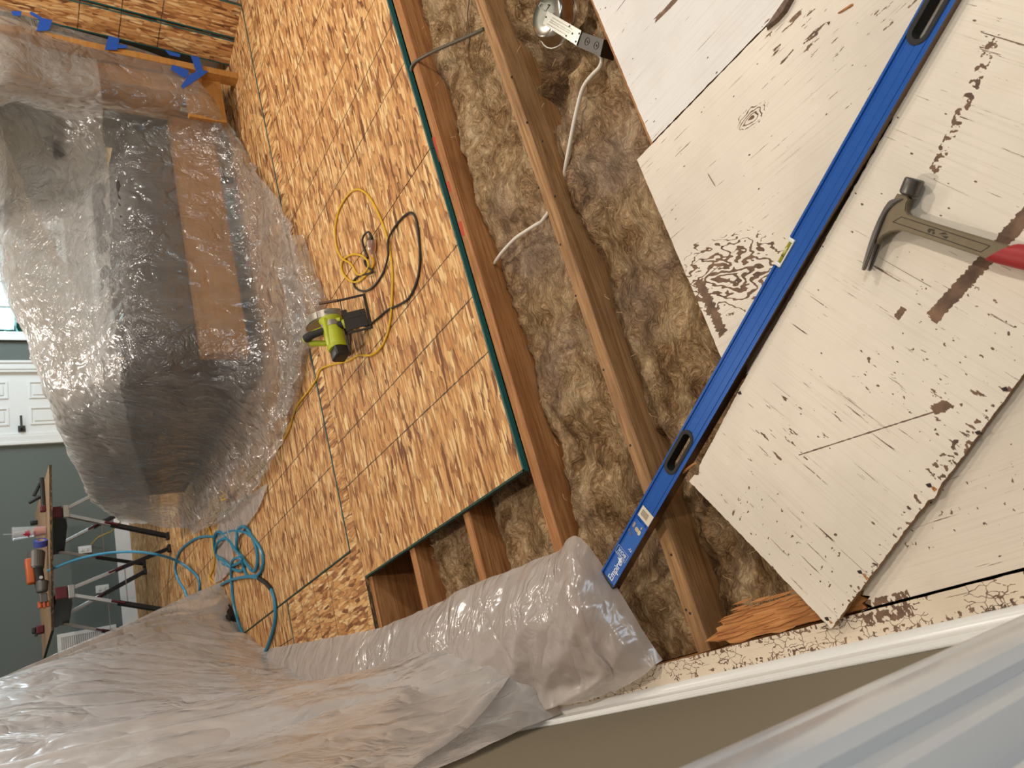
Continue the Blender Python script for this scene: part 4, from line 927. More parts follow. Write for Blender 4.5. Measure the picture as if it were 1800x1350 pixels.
bm = BM(); box2(bm, (3.11, 1.90, 0), (3.15, 1.95, .30), .003); obj('leg', bm, TAN, cab, True)

sofa = thing('sofa', 'dark grey corner sofa on a tan wooden base, wrapped in clear plastic', 'sofa', (2.0, 2.6, 0))
GREYF = NT('charcoal fabric'); n_ = GREYF.noise(GREYF.obj(), 300.0, 2); GREYF.set(col=GREYF.mix(n_, sr(50, 47, 46), sr(74, 70, 68)), rough=.9, spec=.2); GREYF.bump(n_, .3, .002)
GREYF = GREYF.m
def soft(name, a, b, mat, bev=.04, par=sofa):
    bm = BM(); box2(bm, a, b); bmesh.ops.bevel(bm, geom=bm.edges[:], offset=bev, segments=4, affect='EDGES', profile=.5); return obj(name, bm, mat, par, True, smooth='all')
soft('backrest', (1.36, 1.96, .34), (2.78, 2.20, .66), GREYF)
soft('seat', (1.36, 2.16, .2), (2.72, 2.95, .46), GREYF)
soft('backrest', (1.34, 2.05, .24), (1.56, 4.02, .64), GREYF); soft('seat', (1.5, 2.9, .2), (2.2, 4.0, .46), GREYF)
for x0 in (1.62, 2.18): soft('cushion', (x0, 2.2, .46), (x0 + .52, 2.42, .74), GREYF, .06)
soft('cushion', (1.58, 2.7, .46), (1.8, 3.3, .76), GREYF, .06); soft('cushion', (1.58, 3.34, .46), (1.8, 3.95, .72), GREYF, .06)
bm = BM(); box2(bm, (1.40, 1.90, .11), (2.98, 1.98, .35), .004); obj('base_rail', bm, TAN, sofa, True)
bm = BM(); box2(bm, (1.345, 2.0, .05), (1.40, 4.0, .26), .004); obj('base_rail', bm, RUBBER, sofa, True)
for x, y in ((1.45, 2.03), (2.66, 2.03), (1.42, 3.94), (2.1, 3.94), (2.66, 2.88)):
    bm = BM(); cyl(bm, (x, y, 0), (x, y, .2), .02, 12, .028); obj('leg', bm, BLACKP, sofa, True)
bm = BM(); fs_ = [gx(335, 770, 1.335), gx(353, 769, 1.335), gx(357, 832, 1.335), gx(345, 834, 1.335)]
V_ = [bm.verts.new(Vector((1.330, p.y, p.z))) for p in fs_] + [bm.verts.new(Vector((1.318, p.y, p.z))) for p in fs_]
for f in ((0, 1, 2, 3), (7, 6, 5, 4), (0, 4, 5, 1), (1, 5, 6, 2), (2, 6, 7, 3), (3, 7, 4, 0)): bm.faces.new([V_[i] for i in f])
bmesh.ops.recalc_face_normals(bm, faces=bm.faces); st_ = obj('webbing_strap', bm, RUBBER, sofa, True); st_['label'] = 'black strap on the sofa end'
gc_ = gy(100, 232, 2.35); gar = soft('folded_cloth', (gc_.x - .14, 2.36, gc_.z - .1), (gc_.x + .12, 2.46, gc_.z + .02), plain('black cloth', sr(34, 34, 40), .9), .03, None); tag(gar, 'small black folded cloth on top of the covered sofa', 'cloth')

PLA = mat_plastic('polythene cover', (.84, .82, .79, 1), .86, .3, 34.0, .9)
PLI = mat_plastic('polythene inner layer', (.86, .82, .76, 1), .40, .4, 24.0, 1.0)
PLB = mat_plastic('polythene curtain', (.86, .82, .78, 1), .32, .3, 16.0, .9, .3, .24)
PLC = mat_plastic('polythene floor sheet', (.80, .73, .68, 1), .34, .25, 20.0, .5)
cover = thing('plastic_cover', 'clear crumpled plastic sheet draped over the sofa and taped to the cabinet', 'plastic sheet', (2.0, 2.6, 0))
def Q(L): return [Vector(p) for p in L]
ZF = .012
R0 = [gy(0, 18, 1.66) + Vector((.0, .3, .25)), Vector((2.8, 2.3, 1.5)), Vector((2.7, 3.1, .9)), Vector((2.55, 3.45, .7)), Vector((2.3, 3.7, .6)), Vector((2.1, 3.9, .5)), Vector((1.9, 4.15, .4)), Vector((1.7, 4.25, .35)), Vector((1.6, 4.3, .3)), Vector((1.5, 4.35, .2))]
RR = [gy(-40, 4, 1.64), gy(-40, 150, 1.655), gy(-10, 190, 2.5), gy(-6, 310, 2.8), gy(2, 480, 2.85), gy(60, 620, 2.9), gx(92, 710, 1.62), gx(120, 790, 1.46), gx(163, 868, 1.36), gx(207, 906, 1.30)]
RM = [gy(75, 38, 1.64), gy(90, 150, 1.665), gy(105, 200, 2.1), gy(125, 300, 2.35), gy(120, 470, 2.4), gy(150, 600, 2.35), gx(165, 700, 1.40), gx(188, 785, 1.34), gx(220, 860, 1.30), gx(240, 912, 1.28)]
RT = [gy(200, 72, 1.64), gy(210, 165, 1.67), gy(213, 215, 1.88), gy(228, 320, 1.93), gy(232, 480, 1.94), gy(234, 610, 1.92), gx(234, 695, 1.29), gx(252, 785, 1.27), gx(272, 860, 1.26), gx(264, 918, 1.26)]
RS = [gy(285, 100, 1.64), gy(298, 178, 1.67), gy(308, 235, 1.84), gy(330, 340, 1.88), gy(350, 480, 1.88), gy(380, 610, 1.86), gx(390, 712, 1.20), gx(372, 790, 1.20), gx(335, 868, 1.22), gx(296, 922, 1.25)]
RF = [gy(338, 130, 1.63), gy(370, 180, 1.66), gy(402, 245, 1.74), gy(440, 345, 1.76), gy(462, 470, 1.78), gy(488, 600, 1.72), gp(500, 706, .03), gp(468, 795, .03), gp(398, 884, .03), gp(326, 926, .02)]
RK = [gy(352, 150, 1.62), gp(388, 205, .03), gp(426, 275, ZF), gp(500, 352, ZF), gp(531, 440, ZF), gp(549, 560, ZF), gp(528, 690, ZF), gp(494, 800, ZF), gp(424, 894, ZF), gp(345, 940, ZF)]
def cover_disp(p, n, uu, vv):
    low = max(0.0, 1 - p.z / .25); f = noise.noise(Vector((uu * 26, vv * 3.2, 1.5)))
    g = Vector((p.x * 9, p.y * 5, p.z * 2.2)); d = .008 * f + .008 * (1 - abs(noise.noise(g)) * 2) + .005 * (1 - abs(noise.noise(g * 2.3 + Vector((3, 0, 0)))) * 2) + .0016 * (1 - abs(noise.noise(p * 40)) * 2)
    # gathered, standing folds of the slack along the floor
    d += low * (.020 * (1 - abs(noise.noise(Vector((p.x * 7, p.y * 4, vv * 4)))) * 2) + .009 * (1 - abs(noise.noise(p * 16)) * 2) + .004 * (1 - abs(noise.noise(p * 36)) * 2))
    if uu < .06: d *= uu / .06
    q = p + n * d
    if vv > .82: q.z = max(.004, q.z + .03 * abs(noise.noise(p * 9)) * low)
    return q
bm = BM(); net(bm, [R0, RR, RM, RT, RS, RF, RK], 26, 20, cover_disp); obj('film', bm, PLA, cover, True, smooth='all')
# a second, inner layer of the folded sheet lies over the seats
off = Vector((.02, .07, -.05))
def inner(L, k): return [p + off + Vector((0, .02 * ((i + k) % 2), .02 * ((i * 2 + k) % 3))) for i, p in enumerate(L)]
bm = BM(); net(bm, [inner(R0, 0), inner(RR, 1), inner(RM, 2), [p * .6 + q * .4 + off for p, q in zip(RT, RM)]], 20, 18, lambda p, n, a, b: p + n * min(1, a * 10) * (.020 * (1 - abs(noise.noise(Vector((p.x * 5, p.y * 5, p.z * 5)))) * 2) + .012 * (1 - abs(noise.noise(p * 12)) * 2) + .005 * (1 - abs(noise.noise(p * 28)) * 2))); obj('inner_layer', bm, PLI, cover, True, smooth='all')
# slack plastic bunched on the floor in front of the sofa: a few rolled folds
rr = random.Random(11)
for k, pts in enumerate((((520, 420), (536, 470), (548, 520), (552, 570), (540, 620)), ((500, 470), (516, 520), (528, 580), (520, 640)), ((512, 560), (530, 600), (524, 660), (512, 720)), ((545, 500), (560, 540), (556, 590)), ((480, 560), (500, 610), (505, 670), (496, 730)))):
    L_ = [gp(x, y, .03) for x, y in pts]; A_ = [p + Vector((rr.uniform(-.02, .02), -.05, -.02)) for p in L_]; B_ = [p + Vector((rr.uniform(-.02, .02), .05, -.02)) for p in L_]; T_ = [p + Vector((0, rr.uniform(-.02, .02), .035 + rr.uniform(0, .02))) for p in L_]
    bm = BM(); net(bm, [A_, T_, B_], 12, 14, lambda p, n, a, b: p + n * (.012 * noise.noise(p * 16 + Vector((k, 0, 0))) + .006 * (1 - abs(noise.noise(p * 30)) * 2))); obj('slack_fold', bm, PLA, cover, True, smooth='all')
TAPE = plain('blue painters tape', sr(34, 88, 186), .6, 0, .12, 30)
def tape(pts, Y, name='tape_strip', par=cover):
    P_ = [gy(x, y, Y) for x, y in pts]; bm = BM(); lo = [bm.verts.new(p) for p in P_]; hi = [bm.verts.new(p + Vector((0, -.002, 0))) for p in P_]; N = len(lo)
    bm.faces.new(lo); bm.faces.new(hi[::-1])
    for i in range(N): bm.faces.new((lo[i], lo[(i + 1) % N], hi[(i + 1) % N], hi[i]))
    bmesh.ops.recalc_face_normals(bm, faces=bm.faces); return obj(name, bm, TAPE, par, True)
for pts in (((71, 31), (92, 36), (86, 54), (64, 55)), ((52, 22), (56, 21), (73, 31), (70, 35), (54, 26)), ((191, 63), (210, 68), (206, 88), (184, 88)), ((206, 78), (224, 80), (222, 85), (206, 85)), ((290, 88), (317, 96), (316, 101), (298, 97)), ((303, 114), (332, 124), (331, 132), (324, 138), (300, 122)), ((335, 98), (350, 101), (357, 124), (366, 126), (350, 138), (331, 150), (322, 156), (318, 152), (330, 134), (345, 126)), ((20, 20), (38, 20), (36, 29), (22, 27))): tape(pts, 1.622)

# ------------------------------------------------------------------ plastic dust curtain at the open side, and the sheet on the floor edge
cur = thing('plastic_curtain', 'milky plastic dust curtain at the open left side, its corner swept onto the floor', 'plastic sheet', (-.2, 1.6, 0))
CW = [(-.676, .13, .01), (-.678, .05, .24), (-.680, -.12, .5), (-.680, -.28, 1.0), (-.680, -.36, 1.65), (-.68, -.4, 2.58)]
C0 = [(-.500, .27, .006), (-.585, .28, .22), (-.655, .29, .46), (-.665, .22, 1.0), (-.66, .14, 1.65), (-.655, .08, 2.58)]
C1 = [(-.405, .60, .006), (-.47, .58, .25), (-.50, .56, .55), (-.50, .50, 1.1), (-.52, .40, 1.7), (-.62, .3, 2.58)]
C2 = [(-.375, 1.10, .006), (-.40, 1.0, .28), (-.41, .9, .6), (-.42, .72, 1.15), (-.46, .58, 1.75), (-.60, .45, 2.58)]
C3 = [(-.375, 1.75, .006), (-.34, 1.6, .28), (-.32, 1.42, .6), (-.33, 1.05, 1.2), (-.41, .78, 1.8), (-.58, .6, 2.58)]
C4 = [(-.17, 2.50, .006), (-.14, 2.3, .28), (-.14, 2.0, .6), (-.20, 1.4, 1.2), (-.34, 1.0, 1.8), (-.56, .75, 2.58)]
C5 = [(.14, 3.18, .006), (.12, 2.92, .3), (.08, 2.6, .6), (-.06, 1.9, 1.2), (-.27, 1.3, 1.8), (-.54, .9, 2.58)]
C6 = [(.40, 3.44, .006), (.30, 3.2, .3), (.21, 2.85, .6), (.00, 2.2, 1.2), (-.24, 1.56, 1.85), (-.52, .96, 2.58)]
C7 = [(.545, 3.525, .004), (.43, 3.235, .3), (.30, 2.93, .6), (.04, 2.29, 1.22), (-.235, 1.63, 1.87), (-.535, .93, 2.58)]
def cur_disp(p, n, a, b):
    e = min(1.0, min(a, 1 - a) * 14)
    f = .030 * noise.noise(Vector((a * 8 - b * 3, b * 1.4, 2.0))) + .024 * (1 - abs(noise.noise(Vector((a * 18 - b * 6, b * 2.6, 5.0)))) * 2) + .006 * noise.noise(Vector((a * 44 - b * 14, b * 8, 1.0))) + .003 * noise.noise(p * 26)
    low = max(0, 1 - p.z / .35)
    f += low * (.02 * noise.noise(Vector((a * 30, b * 9, 7)))) 
    return p + n * f * (.25 + .75 * e)
bm = BM(); net(bm, [list(r) for r in zip(CW, C0, C1, C2, C3, C4, C5, C6, C7)], 22, 24, cur_disp); obj('film', bm, PLB, cur, True, smooth='all')
# the turned over flap at its near end
bm = BM()
G = [[(-.375, 1.62, .05), (-.36, 1.25, .10), (-.365, .96, .10), (-.385, .66, .10), (-.44, .44, .06), gp(917, 1152, .008)],
     [(-.42, 1.5, .20), (-.41, 1.15, .24), (-.41, .88, .26), (-.43, .60, .24), (-.49, .40, .16), gy(883, 1200, .20)],
     [(-.46, 1.3, .42), (-.455, 1.0, .46), (-.455, .75, .46), (-.48, .52, .42), (-.545, .30, .34), gy(817, 1277, .05)],
     [(-.47, 1.0, .8), (-.475, .75, .78), (-.49, .56, .74), (-.52, .36, .68), (-.60, .12, .58), gy(717, 1350, -.10)],
     [(-.48, .7, 1.2), (-.49, .5, 1.15), (-.51, .36, 1.1), (-.54, .18, 1.02), (-.61, -.05, .9), gy(600, 1430, -.25)],
     [(-.52, .4, 1.7), (-.53, .28, 1.65), (-.55, .16, 1.6), (-.58, .02, 1.5), (-.63, -.18, 1.4), gy(430, 1550, -.38)]]
net(bm, G, 14, 16, lambda p, n, a, b: p + n * (.012 * noise.noise(Vector((a * 9, b * 2, 3))) + .008 * (1 - abs(noise.noise(Vector((a * 16, b * 3, 8)))) * 2) + .002 * noise.noise(p * 30)))
obj('turned_flap', bm, PLB, cur, True, smooth='all')

fs_ = thing('plastic_floor_sheet', 'puffy plastic sheet spread over the joist ends along the floor edge', 'plastic sheet', (-.45, .8, 0))
e0 = [(1165, 1160, .0), (1128, 1105, .012), (1072, 1010, .02), (1016, 944, .03), (975, 972, .012), (900, 1000, .006), (820, 1034, .006), (745, 1072, .006), (660, 1105, .01), (560, 1124, .008), (482, 1138, .008), (440, 1150, .008)]
E0 = [gp(*p) for p in e0]
def row(dx, zz, lim, dy=0.0):
    out_ = []
    for k, p in enumerate(E0):
        t = min(1.0, max(0.0, (k) / 3.0)); w_ = lim - p.x
        out_.append(Vector((p.x + w_ * dx, p.y + dy * (1 - t) + (.10 * dx * (1 - t)), max(p.z, .006) + zz * (.35 + .65 * t))))
    return out_
rows_ = [E0, row(.16, .045, -.655), row(.40, .085, -.655), row(.66, .085, -.655, .05), row(.86, .05, -.658, .12), [Vector((-.664, max(.06, p.y + .36 - .28 * min(1, k / 3)), .03 + .06 * min(1, k / 3))) for k, p in enumerate(E0)]]
rows_[5] = [Vector((-.650, y_, .02 + .05 * min(1, k / 3))) for k, y_ in enumerate((-.16, -.05, .0, .05, .15, .3, .6, .95, 1.4, 1.9, 2.4, 2.8))]
bm = BM(); net(bm, rows_, 18, 16, lambda p, n, a, b: p + n * (.012 * noise.noise(p * 6) + .010 * (1 - abs(noise.noise(Vector((p.x * 9 + p.y * 4, p.y * 6, 2)))) * 2) * (b * (1 - b) * 4) + .003 * noise.noise(p * 30)))
obj('film', bm, PLC, fs_, True, smooth='all')
# loose scrap of the same film on the far floor under the hose
scrap = thing('plastic_scrap', 'crumpled scrap of thin plastic on the floor under the blue hose', 'plastic sheet', tuple(gp(400, 950, 0)))
g_ = [[gp(x, y, .012) for x, y in r] for r in (((470, 850), (440, 868), (412, 880), (385, 900)), ((462, 880), (440, 905), (410, 915), (382, 930)), ((448, 905), (424, 935), (404, 950), (380, 965)), ((420, 945), (408, 970), (396, 985), (380, 1000)), ((408, 985), (402, 1005), (392, 1018), (376, 1026)))]
bm = BM(); net(bm, g_, 10, 10, lambda p, n, a, b: p + Vector((0, 0, .012 * abs(noise.noise(p * 8)) + .006 * noise.noise(p * 20)))); obj('film', bm, PLC, scrap, True, smooth='all')

# ------------------------------------------------------------------ blue air hose
HOSE = plain('blue air hose', sr(52, 140, 176), .35, 0, .1, 30)
hose = thing('air_hose', 'blue air hose coiled on the floor and rising to the nailer on the workbench', 'hose', tuple(gp(420, 960, 0)))
nose = Vector((1.02, 5.12, .925))
A_ = gy(84, 1003, 5.05)
q = [A_, gy(133, 984, 4.85), gy(183, 973, 4.65), gy(233, 970, 4.5), gy(273, 974, 4.3), gp(307, 984, .10), gp(330, 998, .03)] + fl([(347, 1014), (351, 1030), (346, 1048), (330, 1050)] + Z45([(200, 845), (142, 745), (128, 645), (165, 535), (255, 455), (340, 421), (430, 418), (450, 470), (500, 590), (570, 650), (640, 625), (668, 590), (640, 520), (520, 405), (470, 380), (438, 420), (440, 540), (480, 610), (560, 652), (640, 612), (690, 600), (610, 500), (615, 400), (645, 345), (690, 352), (745, 440), (772, 540), (775, 640), (750, 692), (700, 655), (640, 560), (560, 460), (480, 420), (450, 460), (440, 540), (470, 600), (570, 672), (640, 692), (668, 655), (630, 580), (612, 500), (560, 385), (620, 368), (700, 395), (765, 455), (812, 545), (820, 630), (790, 712), (740, 732), (660, 735), (560, 765), (480, 815), (560, 860), (600, 960)][:0]), .008)
q += fl(Z45([(200, 845), (142, 745), (128, 645), (165, 535), (255, 455), (340, 421), (440, 418), (500, 400), (590, 372), (690, 390), (762, 455), (812, 545), (820, 640), (790, 715), (740, 732), (690, 720), (650, 600), (600, 520), (530, 420), (475, 381), (440, 410), (440, 530), (490, 620), (560, 652), (640, 620), (668, 590), (620, 540), (612, 440), (625, 362), (665, 340), (705, 370), (755, 470), (775, 570), (770, 660), (745, 694), (700, 650), (640, 560), (540, 440), (460, 470), (450, 560), (510, 610), (580, 672), (640, 692), (668, 660), (640, 590), (580, 610), (570, 700), (572, 790), (588, 950), (632, 1120), (690, 1240)]), .008, {13: .0, 17: .016, 19: .016, 20: .018, 24: .018, 27: .02, 29: .02, 35: .02, 38: .03, 40: .03, 44: .03, 45: .02})
bm = BM(); tube(bm, spline(q, 5), .0095, 8); obj('hose', bm, HOSE, hose, True, smooth=True)
q2 = fl(Z45([(460, 830), (500, 795), (560, 765), (640, 745), (720, 738), (790, 752), (840, 785), (880, 830), (905, 900), (918, 1000), (912, 1100), (890, 1190), (855, 1290), (830, 1340)]), .0095)
bm = BM(); tube(bm, spline(q2, 5), .0095, 8); obj('hose_end', bm, HOSE, hose, True, smooth=True)
q3 = fl(Z45([(786, 749), (842, 786), (884, 836)]), .0095); bm = BM(); tube(bm, spline(q3, 6), .0125, 10); h_ = obj('sleeve', bm, RUBBER, hose, True, smooth=True); h_['label'] = 'black sleeve on the hose'
blk = thing('tool_case', 'black flat tool case mostly hidden by the plastic curtain corner', 'tool case', (.26, 3.28, 0))
bm = BM(); P_ = [gp(x, y, 0) for x, y in ((399, 1050), (414, 1080), (428, 1118), (412, 1122), (390, 1075))]; P_ = [Vector((p.x, p.y)) - Vector((.26, 3.28)) for p in P_]; prism(bm, P_, .0, .05, .006); obj('body', bm, BLACKP, blk)
bm = BM(); box(bm, (P_[1].x - .02, P_[1].y, .055), (.05, .12, .012), None, .003); obj('handle', bm, RUBBER, blk)

# ------------------------------------------------------------------ workbench: strand board on two folding sawhorses, with tools on it
ZB = .855
bA, bB = gp(86, 817, ZB), gp(90, 1109, ZB)
bench = thing('workbench_board', 'strand board sheet serving as a workbench on two sawhorses at the far wall', 'board', (bA.x, bA.y, ZB - .02))
bm = BM(); P_ = [(bA.x, bA.y), (bB.x, bB.y), (gp(63, 1163, ZB + .05).x, 6.3), (2.02, 6.3)]
fs2 = prism(bm, [(p[0] - bA.x, p[1] - bA.y) for p in P_], 0, .02)
for f, m_ in zip(fs2[2:], (3, 1, 3, 3)): f.material_index = m_
obj('sheet', bm, [mat_wood('dusty bench board', sr(126, 102, 80), sr(166, 136, 106), sr(196, 168, 138)), TEAL_DARK, TEAL_DARK, SAWN], bench)
DRED = plain('dark red steel', sr(92, 26, 32), .45, .2); SILV = plain('silver tube', sr(196, 198, 198), .35, .6, .1, 40); BLKT = plain('black steel tube', sr(34, 33, 34), .45, .3)
def sawhorse(xc, tops, feet, label):
    """tops and feet: near-left, near-right, far-left, far-right"""
    t = thing('sawhorse', label, 'sawhorse', (xc, 5.5, 0), group='sawhorses under the workbench')
    y0, y1 = 4.98, 6.12
    bm = BM(); beam(bm, (xc, y0, ZB - .075), (xc, y1, ZB - .075), .075, .09, .004); o_ = obj('top_rail', bm, BLKT, t, True)
    bm = BM(); box2(bm, (xc - .045, y0 - .012, ZB - .10), (xc + .045, y0 + .03, ZB - .022), .003); obj('end_bracket', bm, DRED, t, True)
    bm = BM(); box2(bm, (xc - .05, y0 - .008, ZB - .15), (xc + .05, y0 + .02, ZB - .108), .003); obj('hinge_plate', bm, GALV, t, True)
    bm = BM(); prism(bm, [(y0 + .02, ZB - .12), (y1, ZB - .12), (y1, ZB - .20), (y0 + .3, ZB - .16)], -.03, .03); bmesh.ops.transform(bm, matrix=Matrix(((0, 0, 1, xc), (1, 0, 0, 0), (0, 1, 0, 0), (0, 0, 0, 1))), verts=bm.verts); obj('lower_rail', bm, BLKT, t, True)
    for a_, b_ in zip(tops, feet):
        a_, b_ = Vector(a_), Vector(b_); m_ = a_.lerp(b_, .42); m2 = a_.lerp(b_, .34)
        bm = BM(); beam(bm, a_, a_.lerp(b_, .5), .030, .026, .002); l_ = obj('leg', bm, SILV, t, True)
        bm = BM(); beam(bm, m_, b_, .038, .032, .002); obj('lower_tube', bm, BLKT, l_, True)
        d_ = (b_ - a_).normalized(); bm = BM(); beam(bm, m_ - d_ * .05 + Vector((0, -.022, 0)), m_ + d_ * .05 + Vector((0, -.022, 0)), .034, .014, .003); obj('latch', bm, DRED, l_, True)
        bm = BM(); box(bm, (b_.x, b_.y, .012), (.06, .05, .024), None, .004); obj('foot', bm, RUBBER, l_, True)
    for yy in (y0 + .02, y1 - .05):
        bm = BM(); k = 0 if yy < 5.5 else 2; a_ = Vector(tops[k]).lerp(Vector(feet[k]), .52); b_ = Vector(tops[k + 1]).lerp(Vector(feet[k + 1]), .52); beam(bm, a_, b_, .02, .004); obj('spreader', bm, GALV, t, True)
    return t
def leg(x0, y0, x1, y1): return ((x0, y0, ZB - .14), (x1, y1, .01))
x1_, x2_ = 1.60, .96
n1 = gp(294, 944, .01); n2 = gp(254, 992, .01)
sawhorse(x1_, [(x1_ - .03, 5.0, ZB - .14), (x1_ + .03, 5.0, ZB - .14), (x1_ - .03, 6.05, ZB - .15), (x1_ + .03, 6.05, ZB - .15)], [(n1.x, 4.95, .01), (x1_ + .36, 4.95, .01), (n2.x, 6.1, .01), (x1_ + .36, 6.1, .01)], 'red and silver folding sawhorse with its right legs behind the covered sofa')
n1 = gp(296, 966, .01); n2 = gp(258, 1000, .01); n3 = gp(250, 1082, .01)
sawhorse(x2_, [(x2_ - .03, 5.0, ZB - .14), (x2_ + .03, 5.0, ZB - .14), (x2_ - .03, 6.05, ZB - .15), (x2_ + .03, 6.05, ZB - .15)], [(x2_ - .30, 4.95, .01), (n1.x, 4.95, .01), (x2_ - .30, 6.1, .01), (n2.x, 6.1, .01)], 'red and silver folding sawhorse nearer the plastic curtain and wall vent')
# clamps
def clamp(px, py, Y, label, big=True):
    p = gy(px, py, Y); p.z = ZB + .001; t = thing('bar_clamp', label, 'clamp', tuple(p), group='clamps on the workbench')
    if big:
        bm = BM(); box(bm, (.0, 0, .016), (.26, .035, .03), None, .008); cyl(bm, (.08, 0, .03), (-.02, 0, .075), .013, 10); obj('handle', bm, BLACKP, t)
        bm = BM(); cyl(bm, (-.03, 0, .035), (-.075, 0, .11), .017, 12, .012); obj('trigger', bm, BLACKP, t)
        bm = BM(); box(bm, (-.135, 0, .02), (.05, .04, .04), None, .008); obj('jaw', bm, DRED, t)
    else:
        bm = BM(); box(bm, (0, 0, .03), (.07, .05, .06), None, .01); obj('jaw', bm, DRED, t)
        bm = BM(); box(bm, (0, 0, .075), (.05, .035, .03), None, .008); cyl(bm, (0, 0, .06), (-.05, 0, .06), .01, 10); obj('handle', bm, BLACKP, t)
clamp(77, 866, 5.05, 'black trigger clamp lying at the right end of the workbench')
clamp(64, 1108, 5.9, 'small red and black clamp at the far left corner of the workbench', False)
p = gy(66, 918, 6.0); p.z = ZB; bm = BM(); box(bm, (0, 0, .028), (.04, .05, .056), None, .01); o = obj('battery_pack', bm, BLACKP); o.location = p; tag(o, 'small black block on the bench board behind the clear cup', 'battery')
# clear cup with an orange drink, a straw and a printed red leaf
p = gy(84, 932, 5.12); p.z = ZB + .001
cup = thing('drink_cup', 'clear plastic cup with a red leaf print, orange drink and straw on the workbench', 'cup', tuple(p))
g2 = NT('clear cup'); g2.t.nodes.remove(g2.b)
gm2 = g2.n('ShaderNodeMixShader', {0: .24, 1: g2.n('ShaderNodeBsdfTransparent').outputs[0], 2: g2.n('ShaderNodeMixShader', {0: .35, 1: g2.n('ShaderNodeBsdfDiffuse', {0: (.85, .87, .88, 1)}).outputs[0], 2: g2.n('ShaderNodeBsdfGlossy', {'Roughness': .1}).outputs[0]}).outputs[0]}); g2.link(gm2.outputs[0], g2.out.inputs[0])
CH = .222
bm = BM(); lathe(bm, [(.0005, .002), (.035, .002), (.052, CH), (.050, CH), (.033, .005), (.0005, .005)], 28, None, False); obj('cup_wall', bm, g2.m, cup, smooth=40)
bm = BM(); lathe(bm, [(.054, CH - .006), (.055, CH), (.050, CH + .008), (.0005, CH + .010)], 28, None, False); obj('lid', bm, g2.m, cup, smooth=40)
bm = BM(); lathe(bm, [(.0005, .006), (.0325, .006), (.039, .085), (.0005, .085)], 24, None, False); obj('drink', bm, plain('orange drink', sr(226, 96, 36), .2), cup, smooth=30)
bm = BM(); tube(bm, [(.0, 0, .02), (.0, 0, CH), (.006, .004, CH + .065)], .004, 8); obj('straw', bm, g2.m, cup)
RINK = plain('red leaf print', sr(190, 30, 56), .5)
bm = BM()
for k in range(5):
    a_ = math.radians(90 + (k - 2) * 42); c_ = Vector((.0, .12)); tip = c_ + Vector((math.cos(a_), math.sin(a_))) * (.036 if k != 2 else .045); s_ = Vector((-math.sin(a_), math.cos(a_))) * .010
    pts_ = [c_ - Vector((0, .01)), c_ + (tip - c_) * .5 + s_, tip, c_ + (tip - c_) * .5 - s_]
    V_ = []
    for q_ in pts_:
        r_ = .035 + .017 * q_.y / CH + .0008; th = -2.15 + q_.x / r_; V_.append(bm.verts.new((r_ * math.cos(th), r_ * math.sin(th), q_.y)))
    bm.faces.new(V_)
V_ = []
for q_ in ((-.014, .078), (.014, .074), (.012, .090), (-.012, .086)):
    r_ = .035 + .017 * q_[1] / CH + .0008; th = -2.15 + q_[0] / r_; V_.append(bm.verts.new((r_ * math.cos(th), r_ * math.sin(th), q_[1])))
bm.faces.new(V_); obj('leaf_print', bm, RINK, cup)
# roll of blue tape, on edge
p = gy(84, 953, 5.08); rt = thing('tape_roll', 'roll of blue tape standing on the workbench between cup and nailer', 'tape roll', (p.x, p.y, ZB + .048))
bm = BM(); lathe(bm, [(.028, -.024), (.047, -.024), (.047, .024), (.028, .024), (.028, -.024)], 32, Matrix.Rotation(math.radians(90), 4, 'Y') @ Matrix.Rotation(0.6, 4, 'X'), False); obj('tape', bm, plain('blue tape roll', sr(58, 72, 156), .6), rt, smooth=35)
bm = BM(); lathe(bm, [(.0262, -.024), (.028, -.024), (.028, .024), (.0262, .024), (.0262, -.024)], 32, Matrix.Rotation(math.radians(90), 4, 'Y') @ Matrix.Rotation(0.6, 4, 'X'), False); obj('core', bm, plain('card core', sr(190, 170, 140), .8), rt, smooth=35)
# orange pneumatic nailer lying on its side
p = gy(88, 1011, 5.12); nl = thing('pneumatic_nailer', 'orange and grey air nailer lying on the workbench, joined to the blue hose', 'nail gun', (p.x, p.y, ZB))
ORG = plain('orange housing', sr(206, 100, 44), .45, 0, .2, 40); GRY = plain('grey cast housing', sr(104, 102, 98), .45, .4, .2, 40)
bm = BM(); cyl(bm, (.20, .02, .075), (.06, .0, .085), .062, 20, .055); bmesh.ops.bevel(bm, geom=bm.edges[:], offset=.008, segments=2, affect='EDGES'); obj('head_cap', bm, GRY, nl, smooth=35)
bm = BM(); box(bm, (.05, 0, .125), (.20, .07, .055), Matrix.Rotation(-.05, 4, 'Y'), .014, 3); obj('housing', bm, ORG, nl, smooth=35)
bm = BM(); cyl(bm, (.07, 0, .08), (-.09, 0, .06), .042, 18, .034); obj('handle', bm, RUBBER, nl, smooth=35)
bm = BM(); cyl(bm, (-.04, -.01, .05), (-.125, -.012, .055), .046, 18, .040); bmesh.ops.bevel(bm, geom=bm.edges[:], offset=.006, segments=2, affect='EDGES'); obj('end_cap', bm, GRY, nl, smooth=35)
bm = BM(); cyl(bm, (-.03, -.05, .055), (-.028, -.085, .06), .013, 12); obj('air_fitting', bm, STEEL, nl)
bm = BM(); box(bm, (-.17, .0, .045), (.07, .03, .05), None, .006); obj('nose', bm, GRY, nl)
bm = BM()
for k in range(3): box(bm, (-.225 - .001 * k, -.004, .018 + .026 * k), (.045 - .012 * abs(k - 1), .03, .016), None, .004)
box(bm, (-.215, .012, .045), (.05, .012, .08), None, .004); obj('magazine_foot', bm, ORG, nl)

